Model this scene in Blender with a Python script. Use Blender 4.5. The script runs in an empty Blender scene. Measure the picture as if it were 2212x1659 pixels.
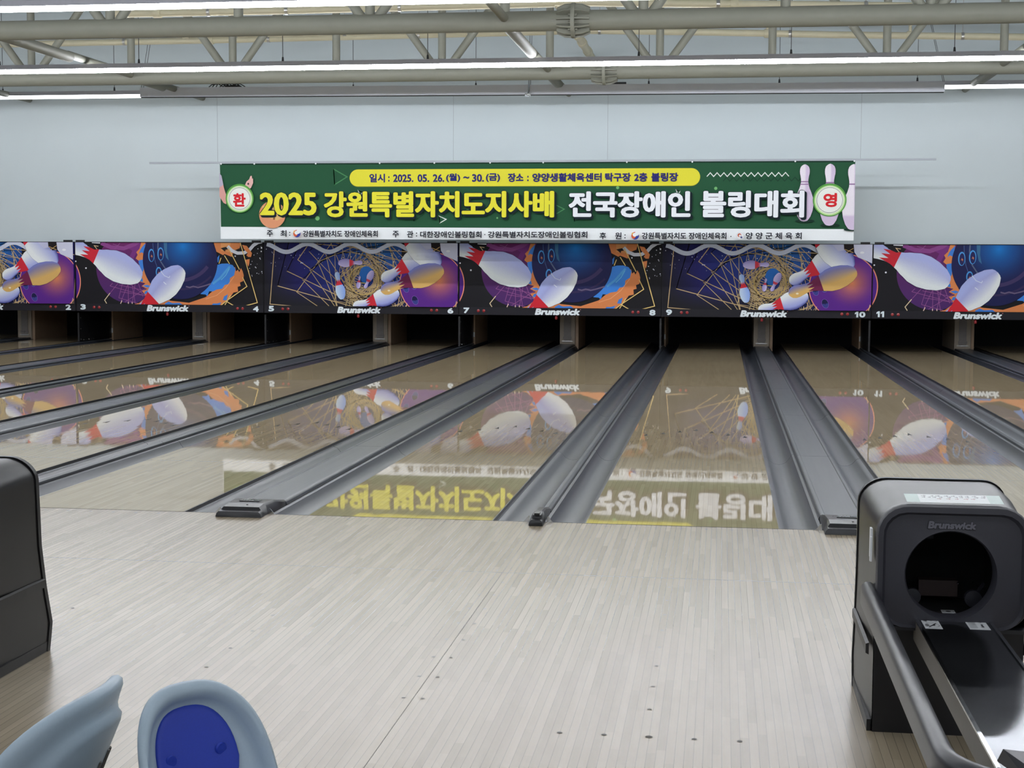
import bpy, bmesh, math, random
from mathutils import Vector, Matrix

random.seed(7)
SC = bpy.context.scene
COL = SC.collection

# ------------------------------------------------------------------ camera
cam_d = bpy.data.cameras.new('camera')
cam = bpy.data.objects.new('camera', cam_d)
COL.objects.link(cam)
SC.camera = cam
PITCH, YAW, ROLL = -0.0809268, 0.1390790, 0.0047833
cam_d.sensor_fit = 'HORIZONTAL'
cam_d.sensor_width = 36.0
cam_d.lens = 36.0 * 3216.48 / 2212.0
cam_d.clip_start = 0.05
cam_d.clip_end = 200
_f = Vector((-math.sin(YAW) * math.cos(PITCH), math.cos(YAW) * math.cos(PITCH), math.sin(PITCH)))
_r = Vector((math.cos(YAW), math.sin(YAW), 0))
_u = _r.cross(_f)
_r2 = math.cos(ROLL) * _r + math.sin(ROLL) * _u
_u2 = -math.sin(ROLL) * _r + math.cos(ROLL) * _u
cam.matrix_world = Matrix(((_r2.x, _u2.x, -_f.x, 0.194179), (_r2.y, _u2.y, -_f.y, -8.056306),
                           (_r2.z, _u2.z, -_f.z, 1.419226), (0, 0, 0, 1)))

# ------------------------------------------------------------------ world, exposure
w = bpy.data.worlds.new('world')
SC.world = w
w.use_nodes = True
w.node_tree.nodes['Background'].inputs[0].default_value = (0.75, 0.85, 1.0, 1)
w.node_tree.nodes['Background'].inputs[1].default_value = 0.02
SC.view_settings.view_transform = 'Standard'
SC.view_settings.look = 'None'
SC.view_settings.gamma = 1.0
SC.view_settings.exposure = 0.0
SC.view_settings.use_curve_mapping = False
TUBE_STRENGTH = 45.0
SC.cycles.max_bounces = 8
SC.cycles.diffuse_bounces = 5
SC.cycles.glossy_bounces = 5


# ------------------------------------------------------------------ helpers: colour and materials
def lin(c):
    c = c / 255.0
    return c / 12.92 if c <= 0.04045 else ((c + 0.055) / 1.055) ** 2.4


def rgb(*c):
    return (lin(c[0]), lin(c[1]), lin(c[2]), 1.0)


def mat(name, c, rough=0.5, metal=0.0, spec=0.5, var=0.06, scale=30.0, bump=0.0, rough_var=0.05, coat=0.0, stretch=None):
    m = bpy.data.materials.new(name)
    m.use_nodes = True
    nt = m.node_tree
    b = nt.nodes['Principled BSDF']
    tc = nt.nodes.new('ShaderNodeTexCoord')
    no = nt.nodes.new('ShaderNodeTexNoise')
    no.inputs['Scale'].default_value = scale
    no.inputs['Detail'].default_value = 4
    if stretch:
        mp = nt.nodes.new('ShaderNodeMapping')
        mp.inputs['Scale'].default_value = stretch
        nt.links.new(tc.outputs['Object'], mp.inputs['Vector'])
        nt.links.new(mp.outputs['Vector'], no.inputs['Vector'])
    else:
        nt.links.new(tc.outputs['Object'], no.inputs['Vector'])
    mr = nt.nodes.new('ShaderNodeMapRange')
    mr.inputs['From Min'].default_value = 0.3
    mr.inputs['From Max'].default_value = 0.7
    mr.inputs['To Min'].default_value = 1 - var
    mr.inputs['To Max'].default_value = 1 + var
    nt.links.new(no.outputs['Fac'], mr.inputs['Value'])
    vm = nt.nodes.new('ShaderNodeVectorMath')
    vm.operation = 'SCALE'
    vm.inputs[0].default_value = rgb(*c)[:3]
    nt.links.new(mr.outputs['Result'], vm.inputs['Scale'])
    nt.links.new(vm.outputs['Vector'], b.inputs['Base Color'])
    m2 = nt.nodes.new('ShaderNodeMapRange')
    m2.inputs['To Min'].default_value = max(0.02, rough - rough_var)
    m2.inputs['To Max'].default_value = rough + rough_var
    nt.links.new(no.outputs['Fac'], m2.inputs['Value'])
    nt.links.new(m2.outputs['Result'], b.inputs['Roughness'])
    b.inputs['Metallic'].default_value = metal
    b.inputs['Specular IOR Level'].default_value = spec
    b.inputs['Coat Weight'].default_value = coat
    if bump > 0:
        bp = nt.nodes.new('ShaderNodeBump')
        bp.inputs['Strength'].default_value = bump
        bp.inputs['Distance'].default_value = 0.002
        nt.links.new(no.outputs['Fac'], bp.inputs['Height'])
        nt.links.new(bp.outputs['Normal'], b.inputs['Normal'])
    return m


def mat_emit(name, c, strength):
    m = bpy.data.materials.new(name)
    m.use_nodes = True
    b = m.node_tree.nodes['Principled BSDF']
    b.inputs['Base Color'].default_value = rgb(240, 240, 245)
    b.inputs['Emission Color'].default_value = c
    b.inputs['Emission Strength'].default_value = strength
    return m


def mat_print(name, rough=0.45, spec=0.4):
    """printed sheet: colour comes from the print stored on the mesh, with a faint weave"""
    m = bpy.data.materials.new(name)
    m.use_nodes = True
    nt = m.node_tree
    b = nt.nodes['Principled BSDF']
    a = nt.nodes.new('ShaderNodeVertexColor')
    a.layer_name = 'Col'
    tc = nt.nodes.new('ShaderNodeTexCoord')
    no = nt.nodes.new('ShaderNodeTexNoise')
    no.inputs['Scale'].default_value = 90
    nt.links.new(tc.outputs['Object'], no.inputs['Vector'])
    mr = nt.nodes.new('ShaderNodeMapRange')
    mr.inputs['To Min'].default_value = 0.94
    mr.inputs['To Max'].default_value = 1.06
    nt.links.new(no.outputs['Fac'], mr.inputs['Value'])
    vm = nt.nodes.new('ShaderNodeVectorMath')
    vm.operation = 'SCALE'
    nt.links.new(a.outputs['Color'], vm.inputs[0])
    nt.links.new(mr.outputs['Result'], vm.inputs['Scale'])
    nt.links.new(vm.outputs['Vector'], b.inputs['Base Color'])
    b.inputs['Roughness'].default_value = rough
    b.inputs['Specular IOR Level'].default_value = spec
    return m


def mat_boards(name, c1, c2, bw, seg, rough, spec, wave, line=0.55, joints=None, coat=0.0, linew=0.05):
    """narrow boards running along world Y, each board in random lengths"""
    m = bpy.data.materials.new(name)
    m.use_nodes = True
    nt = m.node_tree
    N, Lk = nt.nodes.new, nt.links.new
    b = nt.nodes['Principled BSDF']
    tc = N('ShaderNodeTexCoord')
    sp = N('ShaderNodeSeparateXYZ')
    Lk(tc.outputs['Object'], sp.inputs[0])

    def M(op, a, bb=None, clamp=False):
        n = N('ShaderNodeMath')
        n.operation = op
        n.use_clamp = clamp
        for i, v in enumerate((a, bb)):
            if v is None:
                continue
            if isinstance(v, (int, float)):
                n.inputs[i].default_value = v
            else:
                Lk(v, n.inputs[i])
        return n.outputs[0]
    xb = M('DIVIDE', sp.outputs['X'], bw)
    xi = M('FLOOR', xb)
    xf = M('FRACT', xb)
    wn = N('ShaderNodeTexWhiteNoise')
    wn.noise_dimensions = '1D'
    Lk(xi, wn.inputs['W'])
    yo = M('ADD', M('DIVIDE', sp.outputs['Y'], seg), M('MULTIPLY', wn.outputs['Value'], 7.0))
    yi = M('FLOOR', yo)
    wn2 = N('ShaderNodeTexWhiteNoise')
    wn2.noise_dimensions = '2D'
    cv = N('ShaderNodeCombineXYZ')
    Lk(xi, cv.inputs[0])
    Lk(yi, cv.inputs[1])
    Lk(cv.outputs[0], wn2.inputs['Vector'])
    # grain stretched along the boards
    mp = N('ShaderNodeMapping')
    mp.inputs['Scale'].default_value = (90, 2.2, 1)
    Lk(tc.outputs['Object'], mp.inputs['Vector'])
    gr = N('ShaderNodeTexNoise')
    gr.inputs['Scale'].default_value = 1.0
    gr.inputs['Detail'].default_value = 5
    gr.inputs['Roughness'].default_value = 0.65
    Lk(mp.outputs['Vector'], gr.inputs['Vector'])
    fac = M('ADD', M('MULTIPLY', wn2.outputs['Value'], 0.45), M('MULTIPLY', gr.outputs['Fac'], 0.55))
    mx = N('ShaderNodeMix')
    mx.data_type = 'RGBA'
    mx.inputs['A'].default_value = rgb(*c1)
    mx.inputs['B'].default_value = rgb(*c2)
    Lk(fac, mx.inputs['Factor'])
    edge = M('MAXIMUM', M('LESS_THAN', xf, linew), 0.0)
    if joints:
        jy = M('FRACT', M('DIVIDE', M('ADD', sp.outputs['Y'], joints[1]), joints[0]))
        jl = M('LESS_THAN', jy, joints[2] / joints[0])
        edge = M('MAXIMUM', edge, jl)
    dark = M('SUBTRACT', 1.0, M('MULTIPLY', edge, line))
    vm = N('ShaderNodeVectorMath')
    vm.operation = 'SCALE'
    Lk(mx.outputs['Result'], vm.inputs[0])
    Lk(dark, vm.inputs['Scale'])
    Lk(vm.outputs['Vector'], b.inputs['Base Color'])
    b.inputs['Roughness'].default_value = rough
    b.inputs['Specular IOR Level'].default_value = spec
    b.inputs['Coat Weight'].default_value = coat
    b.inputs['Coat Roughness'].default_value = 0.03
    # slight waviness of the finish: long ripples plus each board sitting a hair differently
    mp2 = N('ShaderNodeMapping')
    mp2.inputs['Scale'].default_value = (9, 1.6, 1)
    Lk(tc.outputs['Object'], mp2.inputs['Vector'])
    wv = N('ShaderNodeTexNoise')
    wv.inputs['Scale'].default_value = 1.0
    wv.inputs['Detail'].default_value = 3
    Lk(mp2.outputs['Vector'], wv.inputs['Vector'])
    h = M('ADD', M('MULTIPLY', wv.outputs['Fac'], 1.0), M('MULTIPLY', gr.outputs['Fac'], 0.008))
    bp = N('ShaderNodeBump')
    bp.inputs['Strength'].default_value = 1.0
    bp.inputs['Distance'].default_value = wave
    Lk(h, bp.inputs['Height'])
    Lk(bp.outputs['Normal'], b.inputs['Normal'])
    if coat > 0:
        Lk(bp.outputs['Normal'], b.inputs['Coat Normal'])
    return m


# ------------------------------------------------------------------ helpers: objects
def tag(o, label=None, cat=None, group=None, kind=None):
    if label:
        o['label'] = label
    if cat:
        o['category'] = cat
    if group:
        o['group'] = group
    if kind:
        o['kind'] = kind
    return o


def empty(name, loc, label, cat, group=None, rz=0.0):
    o = bpy.data.objects.new(name, None)
    COL.objects.link(o)
    o.location = loc
    o.rotation_euler = (0, 0, rz)
    o.empty_display_size = 0.1
    return tag(o, label, cat, group)


def copy_tree(o, parent=None):
    c = o.copy()
    COL.objects.link(c)
    if parent:
        c.parent = parent
    for ch in list(o.children):
        copy_tree(ch, c)
    return c


class MB:
    """collects shapes and links them as ONE mesh object"""

    def __init__(s):
        s.v, s.f, s.m, s.sm = [], [], [], []
        s.uvcol = None

    def face(s, idx, m=0, smooth=False):
        s.f.append(tuple(idx))
        s.m.append(m)
        s.sm.append(smooth)

    def box(s, c, d, m=0):
        x, y, z = c
        a, b, e = d[0] / 2, d[1] / 2, d[2] / 2
        n = len(s.v)
        for dz in (-e, e):
            for dx, dy in ((-a, -b), (a, -b), (a, b), (-a, b)):
                s.v.append((x + dx, y + dy, z + dz))
        for q in ((3, 2, 1, 0), (4, 5, 6, 7), (0, 1, 5, 4), (1, 2, 6, 5), (2, 3, 7, 6), (3, 0, 4, 7)):
            s.face([n + i for i in q], m)
        return s

    def rings(s, rings, m=0, smooth=True, close=True, cap0=True, cap1=True):
        """rings: list of equally long point loops"""
        n0 = len(s.v)
        k = len(rings[0])
        for r in rings:
            s.v += [tuple(p) for p in r]
        for i in range(len(rings) - 1):
            for j in range(k if close else k - 1):
                a = n0 + i * k + j
                b = n0 + i * k + (j + 1) % k
                s.face((a, b, b + k, a + k), m, smooth)
        if close and cap0:
            s.face([n0 + j for j in range(k)][::-1], m)
        if close and cap1:
            e = n0 + (len(rings) - 1) * k
            s.face([e + j for j in range(k)], m)
        return s

    def tube(s, pts, r, n=12, m=0, caps=True):
        """round tube along a list of points; r number or list"""
        pts = [Vector(p) for p in pts]
        rs = r if isinstance(r, (list, tuple)) else [r] * len(pts)
        up = None
        out = []
        for i, p in enumerate(pts):
            d = (pts[min(i + 1, len(pts) - 1)] - pts[max(i - 1, 0)]).normalized()
            if up is None:
                up = Vector((0, 0, 1)) if abs(d.z) < 0.9 else Vector((1, 0, 0))
            a = d.cross(up).normalized()
            up = a.cross(d).normalized()
            out.append([p + (a * math.cos(t) + up * math.sin(t)) * rs[i] for t in [2 * math.pi * j / n for j in range(n)]])
        return s.rings(out, m, True, True, caps, caps)

    def lathe(s, prof, c=(0, 0, 0), n=24, m=0, axis='z'):
        out = []
        for r, h in prof:
            ring = []
            for j in range(n):
                t = 2 * math.pi * j / n
                if axis == 'z':
                    ring.append((c[0] + r * math.cos(t), c[1] + r * math.sin(t), c[2] + h))
                elif axis == 'x':
                    ring.append((c[0] + h, c[1] + r * math.cos(t), c[2] + r * math.sin(t)))
                else:
                    ring.append((c[0] + r * math.sin(t), c[1] + h, c[2] + r * math.cos(t)))
            out.append(ring)
        return s.rings(out, m)

    def prism(s, prof, a0, a1, axis='y', m=0, smooth=False):
        """closed profile extruded along an axis"""
        def P(p, a):
            return (p[0], a, p[1]) if axis == 'y' else ((a, p[0], p[1]) if axis == 'x' else (p[0], p[1], a))
        return s.rings([[P(p, a0) for p in prof], [P(p, a1) for p in prof]], m, smooth)

    def build(s, name, mats, parent=None, loc=None, angle=40):
        me = bpy.data.meshes.new(name)
        me.from_pydata(s.v, [], s.f)
        mats = mats if isinstance(mats, (list, tuple)) else [mats]
        for q in mats:
            me.materials.append(q)
        for p, i, sm in zip(me.polygons, s.m, s.sm):
            p.material_index = i
            p.use_smooth = sm
        bm = bmesh.new()
        bm.from_mesh(me)
        bmesh.ops.recalc_face_normals(bm, faces=bm.faces)
        bm.to_mesh(me)
        bm.free()
        me.set_sharp_from_angle(angle=math.radians(angle))
        o = bpy.data.objects.new(name, me)
        COL.objects.link(o)
        if parent:
            o.parent = parent
        if loc:
            o.location = loc
        return o


def struct(name, mb, mats):
    return tag(mb.build(name, mats), kind='structure')


def rrect(x0, z0, x1, z1, r, n=6):
    pts = []
    for cx, cz, a0 in ((x1 - r, z1 - r, 0), (x0 + r, z1 - r, 90), (x0 + r, z0 + r, 180), (x1 - r, z0 + r, 270)):
        for i in range(n + 1):
            a = math.radians(a0 + 90 * i / n)
            pts.append((cx + r * math.cos(a), cz + r * math.sin(a)))
    return pts


# text outlines as triangles
_tcache = {}


def text_tris(s):
    if s in _tcache:
        return _tcache[s]
    c = bpy.data.curves.new('lettering', 'FONT')
    c.body = s
    c.resolution_u = 3
    o = bpy.data.objects.new('lettering', c)
    COL.objects.link(o)
    dg = bpy.context.evaluated_depsgraph_get()
    ev = o.evaluated_get(dg)
    me = ev.to_mesh()
    me.calc_loop_triangles()
    vs = [(v.co.x, v.co.y) for v in me.vertices]
    ts = [tuple(t.vertices) for t in me.loop_triangles]
    ev.to_mesh_clear()
    bpy.data.objects.remove(o)
    bpy.data.curves.remove(c)
    _tcache[s] = (vs, ts)
    return vs, ts


class Print:
    """flat printed sheet in local (x, z): shapes are laid down in order, clipped to a rectangle"""

    def __init__(s, clip, eps=0.0003, tf=lambda p: p):
        s.clip, s.eps, s.tf = clip, eps, tf
        s.v, s.f, s.c = [], [], []
        s.lay = 0

    def _emit(s, poly):
        x0, z0, x1, z1 = s.clip
        P = poly
        for ax, val, sg in ((0, x0, 1), (0, x1, -1), (1, z0, 1), (1, z1, -1)):
            if not P:
                return
            if all((p[0][ax] - val) * sg >= 0 for p in P):
                continue
            out = []
            for i in range(len(P)):
                a, b = P[i - 1], P[i]
                da, db = (a[0][ax] - val) * sg, (b[0][ax] - val) * sg
                if (da >= 0) != (db >= 0):
                    t = da / (da - db)
                    q = (a[0][0] + (b[0][0] - a[0][0]) * t, a[0][1] + (b[0][1] - a[0][1]) * t)
                    col = tuple(a[1][k] + (b[1][k] - a[1][k]) * t for k in range(3))
                    out.append((q, col))
                if db >= 0:
                    out.append(b)
            P = out
        if len(P) < 3:
            return
        n = len(s.v)
        y = -s.lay * s.eps
        for q, col in P:
            s.v.append((q[0], y, q[1]))
            s.c.append(col)
        s.f.append(tuple(range(n, n + len(P))))

    def layer(s):
        s.lay += 1

    def faces(s, pts, faces, colf):
        """pts in print units; colf(x, y) or a colour; a new layer each call"""
        s.layer()
        cols = [colf(*p) if callable(colf) else colf for p in pts]
        cols = [tuple(lin(max(0, min(255, k))) for k in c) for c in cols]
        tp = [s.tf(p) for p in pts]
        for f in faces:
            s._emit([(tp[i], cols[i]) for i in f])

    def poly(s, pts, col, rings=1, c=None):
        """star shaped outline filled from its middle; rings > 1 for a gradient"""
        n = len(pts)
        cx, cy = c or (sum(p[0] for p in pts) / n, sum(p[1] for p in pts) / n)
        P = [(cx, cy)]
        for k in range(1, rings + 1):
            t = k / rings
            P += [(cx + (p[0] - cx) * t, cy + (p[1] - cy) * t) for p in pts]
        F = [(0, 1 + i, 1 + (i + 1) % n) for i in range(n)]
        for k in range(rings - 1):
            a = 1 + k * n
            F += [(a + i, a + (i + 1) % n, a + n + (i + 1) % n, a + n + i) for i in range(n)]
        s.faces(P, F, col)

    def fill(s, pts, col):
        """any simple outline (tessellated)"""
        from mathutils.geometry import tessellate_polygon
        F = tessellate_polygon([[Vector((p[0], p[1], 0)) for p in pts]])
        s.faces(pts, [tuple(f) for f in F], col)

    def ell(s, x, y, rx, ry, col, n=36, rings=1, rot=0.0):
        ca, sa = math.cos(rot), math.sin(rot)
        s.poly([(x + rx * math.cos(t) * ca - ry * math.sin(t) * sa, y + rx * math.cos(t) * sa + ry * math.sin(t) * ca)
                for t in [2 * math.pi * i / n for i in range(n)]], col, rings, (x, y))

    def ring(s, x, y, rx, ry, wd, col, n=48, rot=0.0):
        s.line([(x + rx * math.cos(t) * math.cos(rot) - ry * math.sin(t) * math.sin(rot),
                 y + rx * math.cos(t) * math.sin(rot) + ry * math.sin(t) * math.cos(rot))
                for t in [2 * math.pi * i / n for i in range(n + 1)]], wd, col)

    def line(s, pts, wd, col):
        """mitred polyline ribbon; wd number or list"""
        n = len(pts)
        P, F = [], []
        for i, p in enumerate(pts):
            a = pts[max(i - 1, 0)]
            b = pts[min(i + 1, n - 1)]
            d1 = Vector((p[0] - a[0], p[1] - a[1]))
            d2 = Vector((b[0] - p[0], b[1] - p[1]))
            if d1.length < 1e-9:
                d1 = d2
            if d2.length < 1e-9:
                d2 = d1
            d1.normalize()
            d2.normalize()
            t = (d1 + d2)
            t = t.normalized() if t.length > 1e-6 else d1
            nn = Vector((-t.y, t.x))
            k = 1.0 / max(0.35, abs(nn.dot(Vector((-d1.y, d1.x)))))
            h = (wd[i] if isinstance(wd, (list, tuple)) else wd) / 2 * k
            P += [(p[0] + nn.x * h, p[1] + nn.y * h), (p[0] - nn.x * h, p[1] - nn.y * h)]
            if i:
                F.append((2 * i - 2, 2 * i - 1, 2 * i + 1, 2 * i))
        s.faces(P, F, col)

    def pin(s, head, base, wk, colf, collar=(205, 40, 55), zig=True, t0=0.575, t1=0.69, n=40, mcol=7, hl=None):
        """bowling pin seen flat, from base to head; colf(sv, t): colour across (-1..1) and along"""
        prof = [(0, .0), (.008, .05), (0.03, .075), (.1, .115), (.2, .145), (.3, .158), (.4, .15), (.5, .118), (.58, .085), (.66, .063),
                (.72, .060), (.78, .068), (.85, .082), (.9, .083), (.95, .070), (.985, .04), (1, 0)]
        L = math.hypot(head[0] - base[0], head[1] - base[1])
        ax = ((head[0] - base[0]) / L, (head[1] - base[1]) / L)
        nx = (-ax[1], ax[0])

        def rad(t):
            for i in range(len(prof) - 1):
                if prof[i][0] <= t <= prof[i + 1][0]:
                    u = (t - prof[i][0]) / (prof[i + 1][0] - prof[i][0])
                    if 0 < i < len(prof) - 2:
                        u = u * u * (3 - 2 * u) * 0.35 + u * 0.65
                    return (prof[i][1] + (prof[i + 1][1] - prof[i][1]) * u) * wk
            return 0

        def P(t, sv, k=1.0):
            r = rad(max(0, min(1, t))) * L * k
            return (base[0] + ax[0] * L * t + nx[0] * sv * r, base[1] + ax[1] * L * t + nx[1] * sv * r)
        ts = [0, .006, .02, .05] + [.05 + .9 * i / n for i in range(1, n)] + [.955, .975, .99, 1]

        def grid(tlist, k, cf):
            pts, cols, F = [], [], []
            for i, t in enumerate(tlist):
                for j in range(mcol):
                    sv = -1 + 2 * j / (mcol - 1)
                    pts.append(P(t, sv, k))
                    cols.append(cf(sv, t))
            for i in range(len(tlist) - 1):
                for j in range(mcol - 1):
                    a = i * mcol + j
                    F.append((a, a + 1, a + mcol + 1, a + mcol))
            s.layer()
            cols = [tuple(lin(max(0, min(255, q))) for q in c) for c in cols]
            tp = [s.tf(p) for p in pts]
            for f in F:
                s._emit([(tp[i], cols[i]) for i in f])
        grid(ts, 1.0 + 0.012, lambda a, t: (40, 40, 90))
        grid(ts, 1.0, colf)
        if collar:
            # collar with a zig-zag edge towards the head
            grid([t0 + (t1 - t0) * i / 8 for i in range(9)], 1.0, lambda a, t: collar)
            if zig:
                for j in range(3):
                    a0, a1 = -1 + 2 * j / 3, -1 + 2 * (j + 1) / 3
                    s.faces([P(t1 - .003, a0), P(t1 + 0.09, (a0 + a1) / 2 - .1), P(t1 - .003, a1)], [(0, 1, 2)], collar)

    def text(s, body, box, col, bold=0.0, shear=0.0, boldy=None):
        """lettering fitted to box = (x0, ytop, x1, ybottom) in print units (y may run down)"""
        vs, ts = text_tris(body)
        xs = [p[0] + shear * p[1] for p in vs]
        ys = [p[1] for p in vs]
        a0, a1, b0, b1 = min(xs), max(xs), min(ys), max(ys)
        by = bold if boldy is None else boldy
        x0, yt, x1, yb = box
        sg = 1 if x1 > x0 else -1
        sy = 1 if yb > yt else -1
        W = (x1 - x0) - 2 * bold * sg
        H = (yb - yt) - 2 * by * sy
        sx = W / (a1 - a0)
        base = [(x0 + bold * sg + (x - a0) * sx, yb - by * sy - (y - b0) / (b1 - b0) * H) for x, y in zip(xs, ys)]
        offs = [(0, 0)]
        if bold > 0:
            k = 12
            offs = [(bold * math.cos(2 * math.pi * i / k), by * math.sin(2 * math.pi * i / k)) for i in range(k)] + [(0, 0)]
        s.layer()
        c = tuple(lin(q) for q in col)
        for dx, dy in offs:
            s.lay += 0.00004 / s.eps                # every pass of the pen lies a hair above the one before
            tp = [s.tf((p[0] + dx, p[1] + dy)) for p in base]
            for t in ts:
                s._emit([(tp[i], c) for i in t])

    def build(s, name, m, parent=None, loc=None, back=0.012):
        """links the print with a solid backing board behind it"""
        x0, z0, x1, z1 = s.clip
        v, f, c = list(s.v), list(s.f), list(s.c)
        n = len(v)
        for y in (0.0, back):
            v += [(x0, y, z0), (x1, y, z0), (x1, y, z1), (x0, y, z1)]
        bc = tuple(lin(q) for q in getattr(s, 'back', (30, 30, 34)))
        c += [bc] * 8
        for q in ((0, 1, 2, 3), (7, 6, 5, 4), (1, 0, 4, 5), (2, 1, 5, 6), (3, 2, 6, 7), (0, 3, 7, 4)):
            f.append(tuple(n + i for i in q))
        me = bpy.data.meshes.new(name)
        me.from_pydata(v, [], f)
        at = me.color_attributes.new('Col', 'FLOAT_COLOR', 'POINT')
        at.data.foreach_set('color', [k for q in c for k in (q[0], q[1], q[2], 1.0)])
        me.materials.append(m)
        o = bpy.data.objects.new(name, me)
        COL.objects.link(o)
        if parent:
            o.parent = parent
        if loc:
            o.location = loc
        return o


# ------------------------------------------------------------------ measures (metres; lane surface is z = 0, foul line is y = 0)
LW = 1.0541
H2 = LW / 2
GW, GN = 0.7235, 0.5104           # wide gap (shared ball return) and narrow gap between lanes
PL = 2 * LW + GW + GN             # one pair of lanes
MASK_Y = 16.30
MASK_B, MASK_A, MASK_T = 0.566, 0.690, 1.742
WALL_Y = 16.42
X_L, X_R = -15.6, 8.2
LANE_END = 19.2


def lane_x(n):
    """centre of lane number n (9 is x = 0)"""
    k, odd = divmod(n - 9, 2)
    return k * PL + (odd * (LW + GW))


# ------------------------------------------------------------------ materials
M_wall = mat('painted_wall', (199, 209, 212), 0.75, var=0.012, scale=1.2, spec=0.2)
M_ceil = mat('painted_ceiling', (190, 197, 201), 0.8, var=0.015, scale=1.0, spec=0.2)
M_side = mat('side_wall_paint', (206, 210, 212), 0.8, var=0.015, scale=1.0, spec=0.2)
M_truss = mat('truss_paint', (120, 121, 110), 0.6, var=0.03, scale=8)
M_pipe = mat('sprinkler_paint', (206, 200, 172), 0.45, var=0.03, scale=8)
M_clamp = mat('zinc', (190, 190, 188), 0.3, metal=0.9, var=0.1)
M_wire = mat('steel_wire', (70, 72, 76), 0.4, metal=0.6)
M_lamp = mat('lamp_housing', (190, 192, 204), 0.45, metal=0.15, var=0.02)
M_tube = mat_emit('lamp_diffuser', (0.93, 0.95, 1.0, 1), TUBE_STRENGTH)
M_tube2 = mat_emit('lamp_diffuser_dim', (0.93, 0.95, 1.0, 1), TUBE_STRENGTH * 0.12)
M_tube_mid = mat_emit('lamp_diffuser_bright', (0.93, 0.95, 1.0, 1), TUBE_STRENGTH * 1.35)
M_tube_unseen = mat_emit('lamp_diffuser_unseen', (0.93, 0.95, 1.0, 1), TUBE_STRENGTH * 0.62)
M_rod = mat('rod_grey', (150, 155, 162), 0.45, metal=0.2, var=0.02)
M_box = mat('screen_box_paint', (216, 220, 230), 0.5, var=0.02, scale=5)
M_black = mat('black_paint', (16, 16, 18), 0.6)
M_blackgloss = mat('black_plastic', (20, 20, 23), 0.3)
M_pit = mat('pit_black', (9, 10, 14), 0.85)
M_lane = mat_boards('lane_boards', (176, 157, 125), (206, 189, 156), LW / 39, 0.62, 0.022, 0.72, 0.0002, line=0.2, joints=(3.68, 1.6, 0.012), linew=0.07)
M_appr = mat_boards('approach_boards', (137, 124, 102), (171, 158, 135), LW / 39, 0.75, 0.27, 0.75, 0.0006, line=0.55, joints=(3.66, 1.37, 0.006), linew=0.055)
M_plug = mat('dowel_plug', (96, 88, 74), 0.5, spec=0.3)
M_dot = mat('dark_dowel', (62, 56, 48), 0.5, spec=0.3)
M_arrow = mat('arrow_inlay', (20, 19, 20), 0.3, spec=0.15)
M_gut = mat('gutter_grey', (56, 60, 68), 0.34, var=0.04, scale=3, stretch=(6, 0.4, 6), spec=0.65, rough_var=0.03)
M_cap = mat('capping_grey', (60, 65, 72), 0.34, spec=0.6, var=0.04, scale=3, stretch=(8, 0.4, 8), rough_var=0.03)
M_chrome = mat('chrome', (200, 204, 208), 0.15, metal=1.0)
M_kick = mat('kickback_laminate', (176, 163, 146), 0.55, var=0.05)
M_kick2 = mat('kickback_strip', (142, 136, 132), 0.5, var=0.05)
M_kwood = mat('kickback_wood', (182, 154, 126), 0.5, var=0.12, scale=10, stretch=(20, 20, 1))
M_mask = mat('mask_frame', (30, 29, 34), 0.5, spec=0.3)
M_white = mat('white_letter', (232, 236, 238), 0.4, var=0.02)
M_red = mat('red_lens', (150, 40, 45), 0.2, spec=0.6)
M_print = mat_print('printed_panel', 0.5, 0.16)
M_cloth = mat_print('banner_cloth', 0.7, 0.15)
M_paper = mat_print('printed_label', 0.3, 0.5)
M_hood = mat('hood_plastic', (13, 12, 14), 0.34, var=0.03, scale=20, spec=0.42, rough_var=0.01)
M_hoodf = mat('hood_front_plastic', (46, 46, 53), 0.5, var=0.05, scale=200, bump=0.08)
M_trim = mat('black_rubber', (14, 14, 16), 0.45)
M_rail = mat('rail_vinyl', (40, 41, 47), 0.34, var=0.04, scale=120, spec=0.55, rough_var=0.01)
M_skirt = mat('skirt_grey', (112, 108, 102), 0.5, var=0.04)
M_steel = mat('brushed_steel', (120, 123, 128), 0.16, metal=0.95, var=0.05, scale=6, rough_var=0.03)
M_shell = mat('seat_shell_plastic', (160, 178, 191), 0.42, var=0.02, scale=200, bump=0.03)
M_pad = mat('seat_pad_blue', (28, 56, 168), 0.5, var=0.05, scale=250, bump=0.05)
M_floor2 = mat('seating_floor', (120, 112, 104), 0.5, var=0.05, scale=3)
M_dark = mat('shadow_slot', (12, 12, 14), 0.7)

# ------------------------------------------------------------------ setting
bm_ = MB()
bm_.box(((X_L + X_R) / 2, -2.29, -0.08), (X_R - X_L, 4.568, 0.16))


def disc(mb, x, y, r, m, z=0.0008, n=14):
    k = len(mb.v)
    for i in range(n):
        t = 2 * math.pi * i / n
        mb.v.append((x + r * math.cos(t), y + r * math.sin(t), z))
    mb.face(list(range(k, k + n)), m)


D5 = 5 * LW / 39
for n in range(1, 13):
    cx = lane_x(n)
    for k in range(-3, 4):
        disc(bm_, cx + k * D5, -0.08, 0.010, 2)
    for k in range(-2, 3):
        disc(bm_, cx + k * D5, -3.66, 0.0085 if k else 0.0115, 2)
    for k in range(9):
        disc(bm_, cx - 0.012, -1.30 - 0.26 * k, 0.0075, 1)
    for sgn in (-1, 1):
        xj = cx - H2 - (GN / 2 if n % 2 else GW / 2) + sgn * 0.032
        for k in range(12):
            disc(bm_, xj, -0.55 - 0.257 * k, 0.0075, 1)
    for k in (-0.5, 0.5):
        disc(bm_, cx + k, -1.53, 0.0075, 1)
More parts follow.
